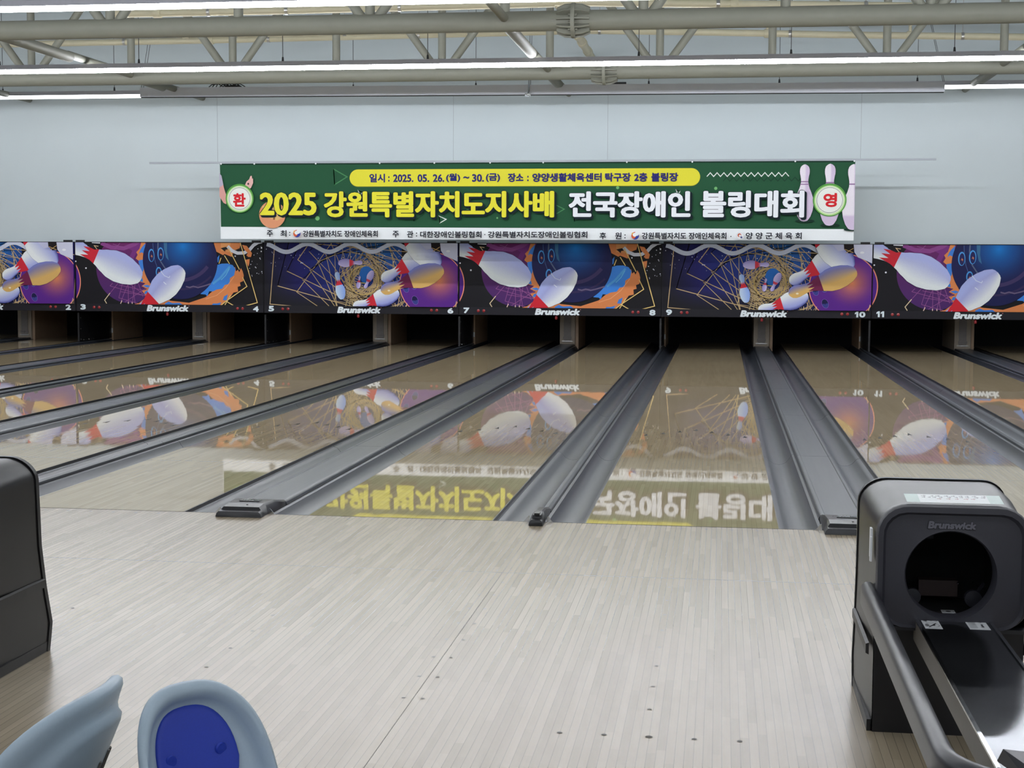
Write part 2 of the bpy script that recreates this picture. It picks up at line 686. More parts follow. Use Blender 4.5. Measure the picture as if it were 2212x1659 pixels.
# long board joints between approach panels
for n in range(1, 13, 2):
    xj = lane_x(n) - H2 - GN / 2
    bm_.box((xj, -2.29, 0.0004), (0.0014, 4.56, 0.0008), 1)
bm_.box(((X_L + X_R) / 2, -0.004, 0.0004), (X_R - X_L, 0.006, 0.0008), 2)
struct('floor', bm_, [M_appr, M_plug, M_dot])
struct('floor_seating', MB().box(((X_L + X_R) / 2, -10.3, -0.425), (X_R - X_L, 11.44, 0.1)), M_floor2)
struct('floor_pit', MB().box(((X_L + X_R) / 2, 10.0, -0.26), (X_R - X_L, 20.0, 0.12)), M_pit)
struct('wall_back', MB().box(((X_L + X_R) / 2, WALL_Y + 0.06, (MASK_T - 0.05 + 6.8) / 2), (X_R - X_L, 0.12, 6.8 - MASK_T + 0.05)), M_wall)
struct('wall_left', MB().box((X_L - 0.05, 1.8, 3.2), (0.1, 36, 7.4)), M_side)
struct('wall_right', MB().box((X_R + 0.05, 1.8, 3.2), (0.1, 36, 7.4)), M_side)
struct('wall_front', MB().box(((X_L + X_R) / 2, -16.05, 3.2), (X_R - X_L, 0.1, 7.4)), M_side)
RX = -1.95
cl = MB()
cl.prism([(X_L, 6.25), (RX, 6.62), (X_R, 6.25), (X_R, 6.4), (RX, 6.77), (X_L, 6.4)], -16, 16.6)
struct('ceiling', cl, M_ceil)
pit = MB()
pit.box(((X_L + X_R) / 2, LANE_END + 0.35, 0.7), (X_R - X_L, 0.06, 2.2))
pit.box(((X_L + X_R) / 2, (WALL_Y + LANE_END) / 2 + 0.25, 1.80), (X_R - X_L, LANE_END - WALL_Y + 0.4, 0.04))  # unseen roof over the pit, added to keep light out
struct('wall_pit_and_light_lid', pit, M_pit)

# ------------------------------------------------------------------ lanes
ARY, ARS = 4.82, 0.149


def lane_mesh():
    b = MB()
    b.box((0, LANE_END / 2 + 0.003, -0.024), (LW - 0.012, LANE_END - 0.006, 0.048))
    for k in range(-3, 4):
        y = ARY - ARS * abs(k)
        i = len(b.v)
        for p in ((-0.021, y - 0.15), (0.0, y - 0.12), (0.021, y - 0.15), (0.0, y)):
            b.v.append((k * D5 + p[0], p[1], 0.0008))
        b.face((i, i + 1, i + 3), 1)
        b.face((i + 1, i + 2, i + 3), 1)
    for sx in (-1, 1):                          # black edge of the lane bed
        b.box((sx * (H2 - 0.003), LANE_END / 2 + 0.003, -0.03), (0.006, LANE_END - 0.006, 0.058), 2)
    return b


first = None
for n in range(1, 13):
    lab = 'glossy wooden bowling lane ending under the white number %d' % n
    if n == 1:
        lab = 'glossy wooden bowling lane farthest to the left, beside lane 2'
    if n == 12:
        lab = 'glossy wooden bowling lane farthest to the right, beside lane 11'
    if first is None:
        first = o = lane_mesh().build('bowling_lane', [M_lane, M_arrow, M_blackgloss])
    else:
        o = first.copy()
        COL.objects.link(o)
    o.location = (lane_x(n), 0, 0)
    tag(o, lab, 'bowling lane', 'parallel bowling lanes')

# gutters: a trough either side of every lane
GWD = 0.228
prof_top = [(0, -.022), (.006, -.030), (.028, -.036), (.040, -.048), (.062, -.072), (.09, -.086), (.118, -.090), (.146, -.086), (.174, -.070), (.198, -.040), (.212, -.014), (.228, -.008)]


def gutter_mesh(mirror):
    b = MB()
    pr = prof_top + [(GWD, -0.12), (0, -0.12)]
    if mirror:
        pr = [(-p[0], p[1]) for p in pr][::-1]
    ys = [0.012, 3.3, 6.6, 9.9, 13.2, 16.5, LANE_END]
    for a, c in zip(ys[:-1], ys[1:]):
        b.prism(pr, a, c - 0.006, m=0, smooth=True)
    return b


gR = gL = None
for n in range(1, 13):
    for side in ('left', 'right'):
        src = gL if side == 'left' else gR
        if src is None:
            o = gutter_mesh(side == 'left').build('gutter', [M_gut], angle=30)
            if side == 'left':
                gL = o
            else:
                gR = o
        else:
            o = src.copy()
            COL.objects.link(o)
        o.location = (lane_x(n) + (-H2 if side == 'left' else H2), 0, 0)
        ref = 'lane ending under number %d' % n if 1 < n < 12 else ('leftmost lane' if n == 1 else 'rightmost lane')
        tag(o, 'dark grey gutter channel along the %s edge of the %s' % (side, ref), 'gutter', 'lane gutters')


# cappings between the lanes
def capping(width, wide):
    hw = width / 2
    root = bpy.data.objects.new('lane_capping', None)
    COL.objects.link(root)
    root.empty_display_size = .1
    b = MB()
    zt = 0.022
    if wide:
        pr = [(-hw, -.12), (-hw, .008), (-hw + .008, zt - .003), (-hw + .014, zt), (-hw + .030, zt), (-hw + .034, zt - .004), (hw - .034, zt - .004), (hw - .030, zt), (hw - .014, zt), (hw - .008, zt - .003), (hw, .008), (hw, -.12)]
    else:
        pr = [(-hw, -.12), (-hw, .010), (-hw + .008, zt - .004), (-hw + .014, zt), (-hw + .020, zt - .003), (hw - .020, zt - .003), (hw - .014, zt), (hw - .008, zt - .004), (hw, .010), (hw, -.12)]
    ys = [0.36, 3.0, 6.0, 9.0, 12.0, 15.0, 17.78]
    for a, c in zip(ys[:-1], ys[1:]):
        b.prism(pr, a, c - 0.004, smooth=False)
    # black flanks
    for sx in (-1, 1):
        b.box((sx * (hw + .001), 9.07, -0.06), (0.003, 17.4, 0.12), 1)
    b.build('cover_strip', [M_cap, M_blackgloss], root)
    # end housing standing over the foul line
    e = MB()
    W = hw + (0.0015 if wide else 0.014)

    def sect(y, w0, w1, z0, z1):
        r = min(.012, w1 * .4)
        return [(-w0, y, z0), (-w1, y, z1 - r), (-w1 + r, y, z1), (w1 - r, y, z1), (w1, y, z1 - r), (w0, y, z0)]
    e.rings([sect(-0.135, W * .97, W * .9, 0.001, 0.026), sect(-0.13, W, W * .95, 0.001, 0.032), sect(-0.085, W, W * .96, .001, 0.034),
             sect(-0.075, W * .98, W * .86, 0.001, 0.050), sect(0.004, W * .98, W * .88, 0.001, 0.058)], smooth=False)
    e.rings([sect(0.004, hw, min(hw * .97, W * .88), -0.05, 0.058), sect(0.16, hw, hw * .97, -0.05, 0.056), sect(0.36, hw, hw * .97, -0.05, zt + .003)], smooth=False)
    eo = e.build('end_housing', [M_blackgloss], root)
    if wide:
        lg = MB()
        lg.box((0.0, 0.075, 0.0595), (0.115, 0.020, 0.004), 1)
        for i in range(4):                                     # raised emblem of slanted bars and a pin
            lg.box((-0.045 + i * 0.016, 0.10, 0.0605), (0.010, 0.022, 0.005))
        lg.rings([[(0.015 + .05 * t, 0.10 + sgn * .010 * math.sin(math.pi * (1 - t)) ** .7 if 0 < t < 1 else 0.10, zz) for t, sgn in
                   [(0, 1), (.2, 1), (.5, 1), (.8, 1), (1, 1), (.8, -1), (.5, -1), (.2, -1)]] for zz in (0.058, 0.063)], smooth=False)
        lg.build('emblem', [M_chrome, M_blackgloss], eo)
        s = MB()
        s.lathe([(0.006, 0.0), (0.006, 0.002)], (0.02, -0.03, 0.0545), 10)
        s.build('screw', M_dark, eo)
    else:
        s = MB()
        s.box((0, -0.05, 0.055), (0.028, 0.06, 0.012))
        s.build('sensor_block', M_blackgloss, eo)
    return root


CAPW = GW - 2 * GWD - 0.004
CAPN = GN - 2 * GWD - 0.004
cw = capping(CAPW, True)
cn = capping(CAPN, False)
usedw = usedn = False
for n in range(1, 12):
    wide = n % 2 == 1
    x = lane_x(n) + H2 + (GW if wide else GN) / 2
    if wide:
        o = copy_tree(cw) if usedw else cw
        usedw = True
        lab = 'wide grey ball return capping with black end housing between lanes %d and %d' % (n, n + 1)
    else:
        o = copy_tree(cn) if usedn else cn
        usedn = True
        lab = 'narrow grey divider capping between lanes %d and %d' % (n, n + 1)
    o.location = (x, 0, 0)
    tag(o, lab, 'lane capping', 'wide ball return cappings' if wide else 'narrow divider cappings')


# small silver clips beside the end housings
clip0 = None
for n in range(1, 12):
    wide = n % 2 == 1
    hw_ = (CAPW / 2 + 0.003) if wide else (CAPN / 2 + 0.016)
    for side, sx in (('left', -1), ('right', 1)):
        x = lane_x(n) + H2 + (GW if wide else GN) / 2 + sx * (hw_ + 0.022)
        if clip0 is None:
            c = MB()
            c.prism([(-.018, .0), (.018, .0), (.016, .004), (-.010, .034), (-.014, .034)], -0.002, 0.002)
            o = clip0 = c.build('clip_bracket', M_chrome)
        else:
            o = clip0.copy()
            COL.objects.link(o)
        o.scale = (sx, 1, 1)
        o.location = (x, -0.012, 0.0009)
        tag(o, 'tiny silver clip on the %s of the black end housing between lanes %d and %d' % (side, n, n + 1), 'clip', 'silver clips beside the end housings')

# ------------------------------------------------------------------ mask artwork
def art_A():
    k = 1.6375e-3
    p = Print((0.012, 0.0, PL - 0.012, MASK_T - MASK_A), tf=lambda q: ((q[0] - 62) * k, (780 - q[1]) * (MASK_T - MASK_A) / 647.0))
    rnd = random.Random(3)
    p.faces([(62, 133), (2103, 133), (2103, 780), (62, 780)], [(0, 1, 2, 3)], (27, 26, 31))
    # edge of the purple ball of the neighbouring picture
    p.ell(-225, 545, 345, 345, (244, 150, 120), 72)
    p.ell(-225, 545, 335, 335, lambda x, y: (84, 36, 138), 72)
    # purple planet with web
    p.ell(655, 408, 362, 362, lambda x, y: (96 + 34 * (300 - y) / 300 if y < 300 else 96 - 20 * (y - 300) / 450, 42, 104), 60, 6)
    p.fill([(700, 133), (820, 133), (740, 230), (690, 330), (650, 300), (690, 220), (640, 190)], (122, 52, 128))
    p.line([(350, 140), (460, 185), (600, 195), (720, 150), (760, 120)], 42, (142, 72, 140))
    for a, b in (((470, 560), (440, 590)), ((530, 560), (440, 665)), ((575, 570), (535, 715)), ((640, 565), (560, 745)), ((640, 560), (640, 770)), ((680, 560), (715, 775)),
                 ((720, 550), (680, 775)), ((750, 560), (800, 700)), ((440, 590), (860, 700)), ((540, 580), (840, 640)), ((535, 715), (760, 775)), ((560, 650), (830, 690)),
                 ((660, 570), (830, 690)), ((600, 760), (850, 600)), ((480, 150), (640, 200)), ((560, 140), (500, 200))):
        p.line([a, b], 5, (150, 88, 146))
    p.line([(440, 665), (380, 740), (402, 775)], 8, (226, 208, 170))
    for a, b in (((570, 742), (554, 776)), ((640, 755), (640, 776)), ((680, 758), (682, 776))):
        p.line([a, b], 8, (240, 214, 196))
    # orange splash
    oc = (222, 136, 82)
    p.fill([(795, 120), (838, 120), (815, 300), (830, 430), (880, 560), (980, 680), (1100, 740), (1300, 760), (1480, 700), (1600, 600), (1690, 500), (1750, 420), (1800, 385),
            (1812, 430), (1830, 412), (1845, 440), (1862, 395), (1880, 425), (1892, 470), (1885, 530), (1850, 545), (1858, 580), (1825, 590), (1830, 640), (1780, 650), (1745, 700), (1700, 740), (1650, 782), (700, 782), (760, 765), (842, 700),
            (790, 640), (850, 620), (788, 590), (830, 560), (770, 545), (790, 500), (800, 470), (785, 420), (755, 380), (790, 350), (728, 300), (750, 262), (735, 235), (770, 200)], oc)
    p.fill([(1570, 120), (1870, 120), (1850, 190), (1790, 215), (1765, 280), (1720, 262), (1690, 250), (1672, 262), (1630, 240), (1600, 225)], oc)
    p.fill([(1650, 120), (1760, 120), (1740, 230), (1650, 215)], (232, 160, 100))
    for q in ([(800, 180), (838, 140), (820, 250), (790, 235), (765, 255), (780, 210)], [(760, 320), (815, 310), (812, 420), (790, 470), (780, 400), (760, 350)],
              [(770, 500), (800, 510), (805, 545), (775, 540)], [(800, 585), (850, 575), (885, 590), (850, 605)], [(830, 640), (850, 635), (852, 668), (812, 672)],
              [(1040, 770), (1080, 748), (1120, 765), (1200, 760), (1230, 782), (1040, 782)], [(1545, 782), (1560, 765), (1600, 765), (1650, 752), (1630, 782)], [(1680, 690), (1720, 668), (1705, 730), (1665, 730)],
              [(1610, 290), (1635, 260), (1625, 330), (1612, 340)]):
        p.fill(q, (66, 130, 216))
    p.fill([(1600, 365), (1660, 350), (1720, 348), (1775, 365), (1805, 405), (1790, 470), (1745, 500), (1740, 560), (1690, 570), (1660, 610), (1600, 620), (1560, 640), (1520, 638), (1500, 690), (1480, 672),
            (1425, 668), (1490, 600), (1570, 500)], (64, 134, 222))
    p.line([(1560, 560), (1640, 500), (1700, 430), (1745, 380)], 22, (88, 164, 226))
    p.line([(1650, 520), (1700, 470), (1740, 400)], 8, (110, 190, 232))
    p.line([(1480, 720), (1600, 680), (1700, 600), (1790, 480)], 6, (240, 170, 120))
    # the dark blue ball

    def ballc(x, y):
        d = math.hypot(x - 1245, (y - 170) * 1.0)
        t = min(1, d / 330) ** 0.8
        return (28 + 4 * t, 126 - 92 * t, 208 - 128 * t)
    p.ell(1210, 322, 404, 404, (24, 24, 56), 84)
    P, F = [], []
    nr, nt = 16, 84
    for i in range(nr + 1):
        for j in range(nt):
            t = 2 * math.pi * j / nt
            r = 400 * i / nr
            P.append((1210 + r * math.cos(t), 322 + r * math.sin(t)))
    for i in range(nr):
        for j in range(nt):
            a, b = i * nt + j, i * nt + (j + 1) % nt
            F.append((a, b, b + nt, a + nt))
    p.faces(P, F, ballc)
    arc = lambda r, a0, a1, cx=1210, cy=150: [(cx + r * math.cos(math.radians(a)), cy + r * math.sin(math.radians(a))) for a in [a0 + (a1 - a0) * i / 18 for i in range(19)]]
    p.line(arc(375, 38, 86), 36, (66, 56, 98))
    p.line(arc(470, 45, 92), 20, (52, 44, 84))
    p.line([(1270, 590), (1310, 600), (1350, 588), (1400, 600), (1460, 585), (1540, 560)], 14, (104, 92, 122))
    p.line([(918, 140), (922, 220), (940, 330), (965, 400)], 6, (70, 96, 150))
    p.line([(975, 133), (972, 200), (1000, 330), (1040, 390), (1080, 440)], 12, (92, 104, 132))
    p.fill([(1035, 120), (1072, 120), (1070, 230), (1088, 318), (1060, 290), (1040, 210)], (60, 110, 150))
    for x, y, rx, ry in ((900, 268, 34, 68), (1001, 252, 34, 68), (978, 442, 32, 54)):
        p.ell(x, y, rx, ry, (78, 156, 226), 28)
        p.ell(x + 2, y + 4, rx - 9, ry - 10, lambda a, b, x=x, y=y: (222, 140, 84) if math.hypot(a - x - 4, b - y - 8) < 8 else (40, 40, 90), 28, 4)
    # pins
    cu = lambda sv, t: (150 + 82 * min(1, (sv + 1) * .62), 156 + 82 * min(1, (sv + 1) * .62), 222 + 18 * min(1, (sv + 1) * .6)) if sv > -.62 else (176, 184, 234)
    p.pin((-30, 130), (792, 508), 1.12, lambda s_, t: cu(-s_, t), collar=(204, 42, 56), t0=.60, t1=.70)
    cu2 = lambda sv, t: (122 + 110 * min(1, (sv + 1) * .6), 128 + 108 * min(1, (sv + 1) * .6), 212 + 26 * min(1, (sv + 1) * .6)) if sv > -.6 else (170, 180, 232)
    p.pin((650, 965), (1240, 398), 1.12, lambda s_, t: cu2(-s_, t), collar=(208, 40, 54), t0=.55, t1=.68)
    p.line([(1000, 430), (1040, 480), (1090, 500), (1100, 480)], 7, (214, 222, 240))
    p.line([(1030, 545), (1060, 570)], 8, (226, 232, 246))
    # dark splash, ribbon and gold frames at the right and top left
    p.fill([(200, 170), (240, 145), (285, 142), (340, 160), (320, 205), (285, 210), (240, 190)], (26, 25, 30))
    p.line([(325, 175), (280, 168), (310, 205)], 6, (226, 196, 150))
    p.line([(255, 133), (345, 138)], 16, (226, 228, 236))
    p.fill([(1650, 190), (1700, 178), (1745, 176), (1725, 200), (1700, 205), (1695, 225), (1665, 200)], (27, 26, 31))
    p.line([(1725, 170), (1770, 215), (1830, 240), (1900, 238), (1960, 205), (2000, 160), (2050, 128), (2110, 118)], 34, (214, 216, 226))
    p.fill([(1880, 155), (1930, 165), (1985, 240), (1975, 280), (1945, 280), (1925, 262), (1940, 240), (1900, 200)], oc)
    p.fill([(1912, 310), (1960, 300), (1955, 350), (1945, 380), (1930, 350)], oc)
    g = (222, 184, 96)
    for q in ([(1730, 180), (1850, 410)], [(1690, 265), (1745, 352)], [(1882, 490), (1928, 585), (1700, 742), (1640, 790)], [(1690, 780), (1752, 678)], [(1705, 740), (1785, 786)],
              [(1860, 128), (2038, 752), (1910, 786)], [(1655, 290), (1632, 350)]):
        p.line(q, 9, g)
        p.line(q, 3, (246, 226, 170))
    for i in range(20):
        p.ell(rnd.uniform(1950, 2100), rnd.uniform(140, 480), *([rnd.uniform(2, 6)] * 2), (220, 224, 236), 8)
    for x, y, r in ((188, 404, 9), (77, 333, 8), (2090, 185, 9), (2086, 222, 7), (1808, 272, 8)):
        p.ell(x, y, r, r, (230, 232, 240), 10)
    return p


def art_B():
    k = PL / 2077.0
    hz = MASK_T - MASK_A

    def tf(q):
        top = 123 + 10 * (q[0] - 59) / 2077
        bot = 783 + 20 * (q[0] - 59) / 2077
        return ((q[0] - 59) * k, (bot - q[1]) / (bot - top) * hz)
    p = Print((0.012, 0.0, PL - 0.012, hz), tf=tf)
    rnd = random.Random(5)

    def bg(x, y):
        d = math.hypot((x - 1290) * 0.85, y - 210)
        if d < 330:
            t = d / 330
            a, b = (40, 104, 172), (36, 62, 140)
        elif d < 760:
            t = (d - 330) / 430
            a, b = (36, 62, 140), (36, 34, 104)
        else:
            t = min(1, (d - 760) / 330)
            a, b = (36, 34, 104), (28, 27, 34)
        if y > 560:
            q = min(1, (y - 560) / 230) * (1 if x < 1250 else 0.35)
            b = tuple(b[i] * (1 - q) + (29, 28, 34)[i] * q for i in range(3))
            a = tuple(a[i] * (1 - q) + (29, 28, 34)[i] * q for i in range(3))
        return tuple(a[i] + (b[i] - a[i]) * t for i in range(3))
    nx, ny = 44, 16
    P = [(59 + 2077 * i / nx, 115 + 700 * j / ny) for j in range(ny + 1) for i in range(nx + 1)]
    F = [(j * (nx + 1) + i, j * (nx + 1) + i + 1, (j + 1) * (nx + 1) + i + 1, (j + 1) * (nx + 1) + i) for j in range(ny) for i in range(nx)]
    p.faces(P, F, bg)
    p.fill([(1540, 115), (1880, 115), (1900, 215), (1700, 260), (1560, 420), (1530, 330)], (30, 24, 26))
    # turning frames that shrink towards the middle
    cx, cy = 1140, 520
    for i in range(21):
        q = 0.893 ** i
        ha, hb_ = 989 * q, max(337 * q, 150 * q + 60)
        th = math.radians(5 + 10.3 * i)
        c = (196 - 10 * (i > 6), 168, 124)
        cs = [(-ha, hb_), (-ha, -hb_), (ha, -hb_), (ha, hb_), (-ha, hb_), (-ha, -hb_)]
        p.line([(cx + x * math.cos(th) - y * math.sin(th), cy + x * math.sin(th) + y * math.cos(th)) for x, y in cs], 8 if i < 4 else 6, c)
    for i in range(13):
        q = 735 * 0.9 ** i
        th = math.radians(170 + 10.8 * i)
        p.line([(cx + q * math.cos(th + math.pi / 2 * j), cy + q * .96 * math.sin(th + math.pi / 2 * j)) for j in range(6)], 6.5 if i < 5 else 5, (190, 166, 122))
    for i in range(16):
        q = 300 * 0.95 ** i
        th = math.radians(14 * i)
        p.line([(cx + q * math.cos(th + math.pi / 2 * j), cy + q * math.sin(th + math.pi / 2 * j)) for j in range(6)], 5, (186, 160, 116))
    for j in range(26):
        t = 2 * math.pi * j / 26
        p.line([(cx + 30 + 70 * math.cos(t), cy - 20 + 90 * math.sin(t)), (cx + 150 * math.cos(t + .5), cy + 150 * math.sin(t + .5))], 6, (186, 160, 120))
    p.ring(cx, cy, 158, 152, 10, (196, 168, 104), 48)
    p.ell(1165, 462, 74, 92, lambda x, y: (38, 104, 184), 32)
    p.line([(1110, 545), (1170, 552), (1215, 520)], 9, (200, 180, 96))
    # white ribbon along the top
    pts = []
    for i in range(61):
        x = 100 + 1560 * i / 60
        t = (x - 310) / 458.0 * 2 * math.pi
        pts.append((x, 178 + 42 * math.cos(t)))
    p.line(pts, 44, lambda x, y: (206, 212, 230))
    for i in range(64):
        x, y = rnd.choice([(rnd.uniform(80, 700), rnd.uniform(150, 400)), (rnd.uniform(900, 1550), rnd.uniform(140, 330))])
        rr = rnd.uniform(2, 5.5)
        p.ell(x, y, rr, rr, (214, 220, 238), 7)
    # small pins
    lil = lambda s_, t: (176 + 26 * s_, 166 + 24 * s_, 214 + 14 * s_)
    p.pin((1128, 334), (868, 336), 1.12, lambda s_, t: lil(s_, t), collar=(206, 58, 74), t0=.46, t1=.58)
    blu = lambda s_, t: (166 + 50 * s_ * .6, 190 + 40 * s_ * .6, 232)
    p.pin((852, 430), (910, 720), 1.1, lambda s_, t: blu(-s_, t), collar=(206, 46, 60), t0=.52, t1=.64)
    p.pin((1098, 474), (1078, 606), 1.1, lil, collar=(206, 70, 90), zig=False, t0=.5, t1=.66)
    p.pin((1152, 604), (1236, 418), 1.1, lil, collar=(206, 70, 90), zig=False, t0=.5, t1=.62)
    # purple ball

    def pb(x, y):
        d = math.hypot(x - 1935, y - 520)
        t = max(0, 1 - d / 250) ** 1.3
        return (92 + 132 * t, 40 + 96 * t, 138 - 50 * t)
    p.ell(1855, 560, 338, 338, (238, 150, 128), 84)
    P, F = [], []
    nr, nt = 18, 84
    for i in range(nr + 1):
        for j in range(nt):
            t = 2 * math.pi * j / nt
            rr = 329 * i / nr
            P.append((1855 + rr * math.cos(t), 560 + rr * math.sin(t)))
    for i in range(nr):
        for j in range(nt):
            a_, b_ = i * nt + j, i * nt + (j + 1) % nt
            F.append((a_, b_, b_ + nt, a_ + nt))
    p.faces(P, F, pb)
    for x, y, rx, ry in ((1586, 606, 26, 42), (1670, 578, 26, 36), (1682, 730, 30, 46)):
        p.ell(x, y, rx + 4, ry + 4, (124, 90, 180), 24, rot=-.35)
        p.ell(x, y, rx, ry, lambda a, b, x=x, y=y: (60, 66, 140) if b > y else (30, 30, 74), 24, 3, rot=-.35)
    # the pins in front of the ball
    wh = lambda s_, t: (150 + 84 * min(1, max(0, s_ + .75) * .75), 158 + 80 * min(1, max(0, s_ + .75) * .75), 220 + 20 * min(1, max(0, s_ + .75) * .75)) if s_ > -.7 else (70, 74, 150)
    p.pin((1330, 520), (1845, 215), 1.25, lambda s_, t: wh(s_, t), collar=(206, 44, 58), t0=.5, t1=.62)
    p.pin((1380, -190), (1935, 380), 1.12, lambda s_, t: wh(-s_, t), collar=(206, 44, 58), t0=.50, t1=.585)
    gold = lambda s_, t: (122 + 96 * min(1, max(0, s_ + .8) * .9), 122 + 54 * min(1, max(0, s_ + .8) * .9), 176 - 72 * min(1, max(0, s_ + .8) * .9)) if s_ > -.72 else (120, 128, 200)
    p.pin((1025, 802), (1516, 648), 1.18, lambda s_, t: wh(s_, t), collar=(206, 44, 58), t0=.52, t1=.63)
    p.pin((1322, 634), (1982, 400), 1.08, lambda s_, t: gold(-s_, t), collar=(112, 36, 74), t0=.52, t1=.63)
    p.ell(1408, 628, 14, 9, (240, 226, 190), 14)
    p.line([(1500, 800), (1520, 690)], 6, (220, 190, 150))
    for q in ([(1590, 800), (1600, 760)], [(2105, 805), (2118, 740)], [(1475, 790), (1472, 758)]):
        p.line(q, 6, (232, 200, 160))
    # start of the big white pin that goes on in the next picture
    p.fill([(1850, 128), (1945, 128), (1950, 215), (1900, 222), (1855, 180)], (30, 24, 26))
    p.line([(1860, 180), (1945, 215)], 6, (206, 170, 110))
    p.line([(1945, 170), (1870, 218)], 6, (206, 170, 110))
    p.fill([(1945, 120), (2145, 120), (2145, 332), (2080, 300), (1990, 262), (1955, 210)], (208, 210, 230))
    p.ell(2030, 215, 22, 12, (236, 238, 246), 14)
    p.fill([(1720, 115), (1850, 115), (1855, 190), (1800, 200)], (196, 198, 226))
    return p


def strip_print(na, nb):
    """black strip under the picture: lane numbers, pairs of red lamps and the maker's name"""
    k = 1.6375e-3
    p = Print((0.012, 0, PL - 0.012, MASK_A - MASK_B), eps=0.0004, tf=lambda q: ((q[0] - 62) * k, (870 - q[1]) / 90.0 * (MASK_A - MASK_B)))
    p.faces([(62, 780), (2103, 780), (2103, 870), (62, 870)], [(0, 1, 2, 3)], (36, 35, 41))
    def number(n, x, t, bt, right):
        ds = [(d, 33 if d == '1' and n > 9 else 60) for d in str(n)]
        tot = sum(q for _, q in ds) + 8 * (len(ds) - 1)
        x = x - tot if right else x
        for d, q in ds:
            if d == '1':
                p.fill([(x + q * .50, t), (x + q, t), (x + q, bt), (x + q * .42, bt), (x + q * .42, t + 24), (x, t + 33), (x, t + 15)], (226, 238, 244))
            else:
                p.text(d, (x, t, x + q, bt), (226, 238, 244), 5)
            x += q + 8
    number(na, 110, 785, 853, False)
    number(nb, 2047, 791, 859, True)
    p.text('Brunswick', (838, 787, 1294, 866), (232, 240, 244), 6, shear=0.2)
    p.ell(1298, 797, 4.5, 4.5, (210, 140, 140), 10)
    return p


pA, pB = art_A(), art_B()
meshA = meshB = None
maskmesh = {}
S0 = -H2 - GN / 2 + 0.0127          # seam left of the mask unit for lanes 9 and 10
for kk in range(-4, 2):
    na = 9 + 2 * kk
    nb = na + 1
    isB = kk % 2 == 0
    x0 = S0 + kk * PL
    pic = 'spiral of gold frames and purple ball' if isB else 'dark blue ball and large white pin'
    if kk == -4:
        lab = 'mask unit at the far left edge with purple ball and number 2'
    elif kk == 1:
        lab = 'mask unit at the far right edge with number 11 and blue ball picture'
    else:
        lab = 'mask unit numbered %d and %d with %s picture' % (na, nb, pic)
    root = empty('masking_unit', (x0, MASK_Y, MASK_B), lab, 'masking unit', 'row of masking units')
    key = 'B' if isB else 'A'
    if key not in maskmesh:
        ao = (pB if isB else pA).build('picture_panel', M_print, root, (0, 0, MASK_A - MASK_B))
        maskmesh[key] = ao
    else:
        ao = maskmesh[key].copy()
        COL.objects.link(ao)
        ao.parent = root
    so = strip_print(na, nb).build('number_strip', M_print, root, (0, -0.002, 0))
    if 'frame' not in maskmesh:
        f = MB()
        f.box((PL / 2, 0.055, (MASK_T - MASK_B) / 2), (PL - 0.006, 0.08, MASK_T - MASK_B + 0.004))
        f.box((PL / 2, 0.0, MASK_T - MASK_B + 0.004), (PL - 0.006, 0.05, 0.010))
        maskmesh['frame'] = f.build('frame', M_mask, root)
        fr = [maskmesh['frame']]
        for x in (0.10, PL - 0.12):
            c = MB().box((0, 0, 0), (0.145, 0.05, 0.034))
            fr.append(c.build('clip', M_black, root, (x, -0.01, MASK_T - MASK_B + 0.022)))
        for x in (0.328, 0.420, PL - 0.462, PL - 0.372):
            c = MB().lathe([(0.0, -0.006), (0.018, -0.004), (0.024, 0.0), (0.024, 0.004)], (0, 0, 0), 16, axis='y')
            fr.append(c.build('indicator_lamp', M_red, root, (x, -0.006, 0.068)))
        c = MB().lathe([(0.010, 0.0), (0.020, -0.012), (0.024, -0.05), (0.016, -0.066), (0.0, -0.07)], (0, 0, 0), 14)
        fr.append(c.build('warning_light', M_red, root, (1.62, 0.05, 0.0)))
        maskmesh['parts'] = fr
    else:
        for q in maskmesh['parts']:
            c = q.copy()
            COL.objects.link(c)
            c.parent = root

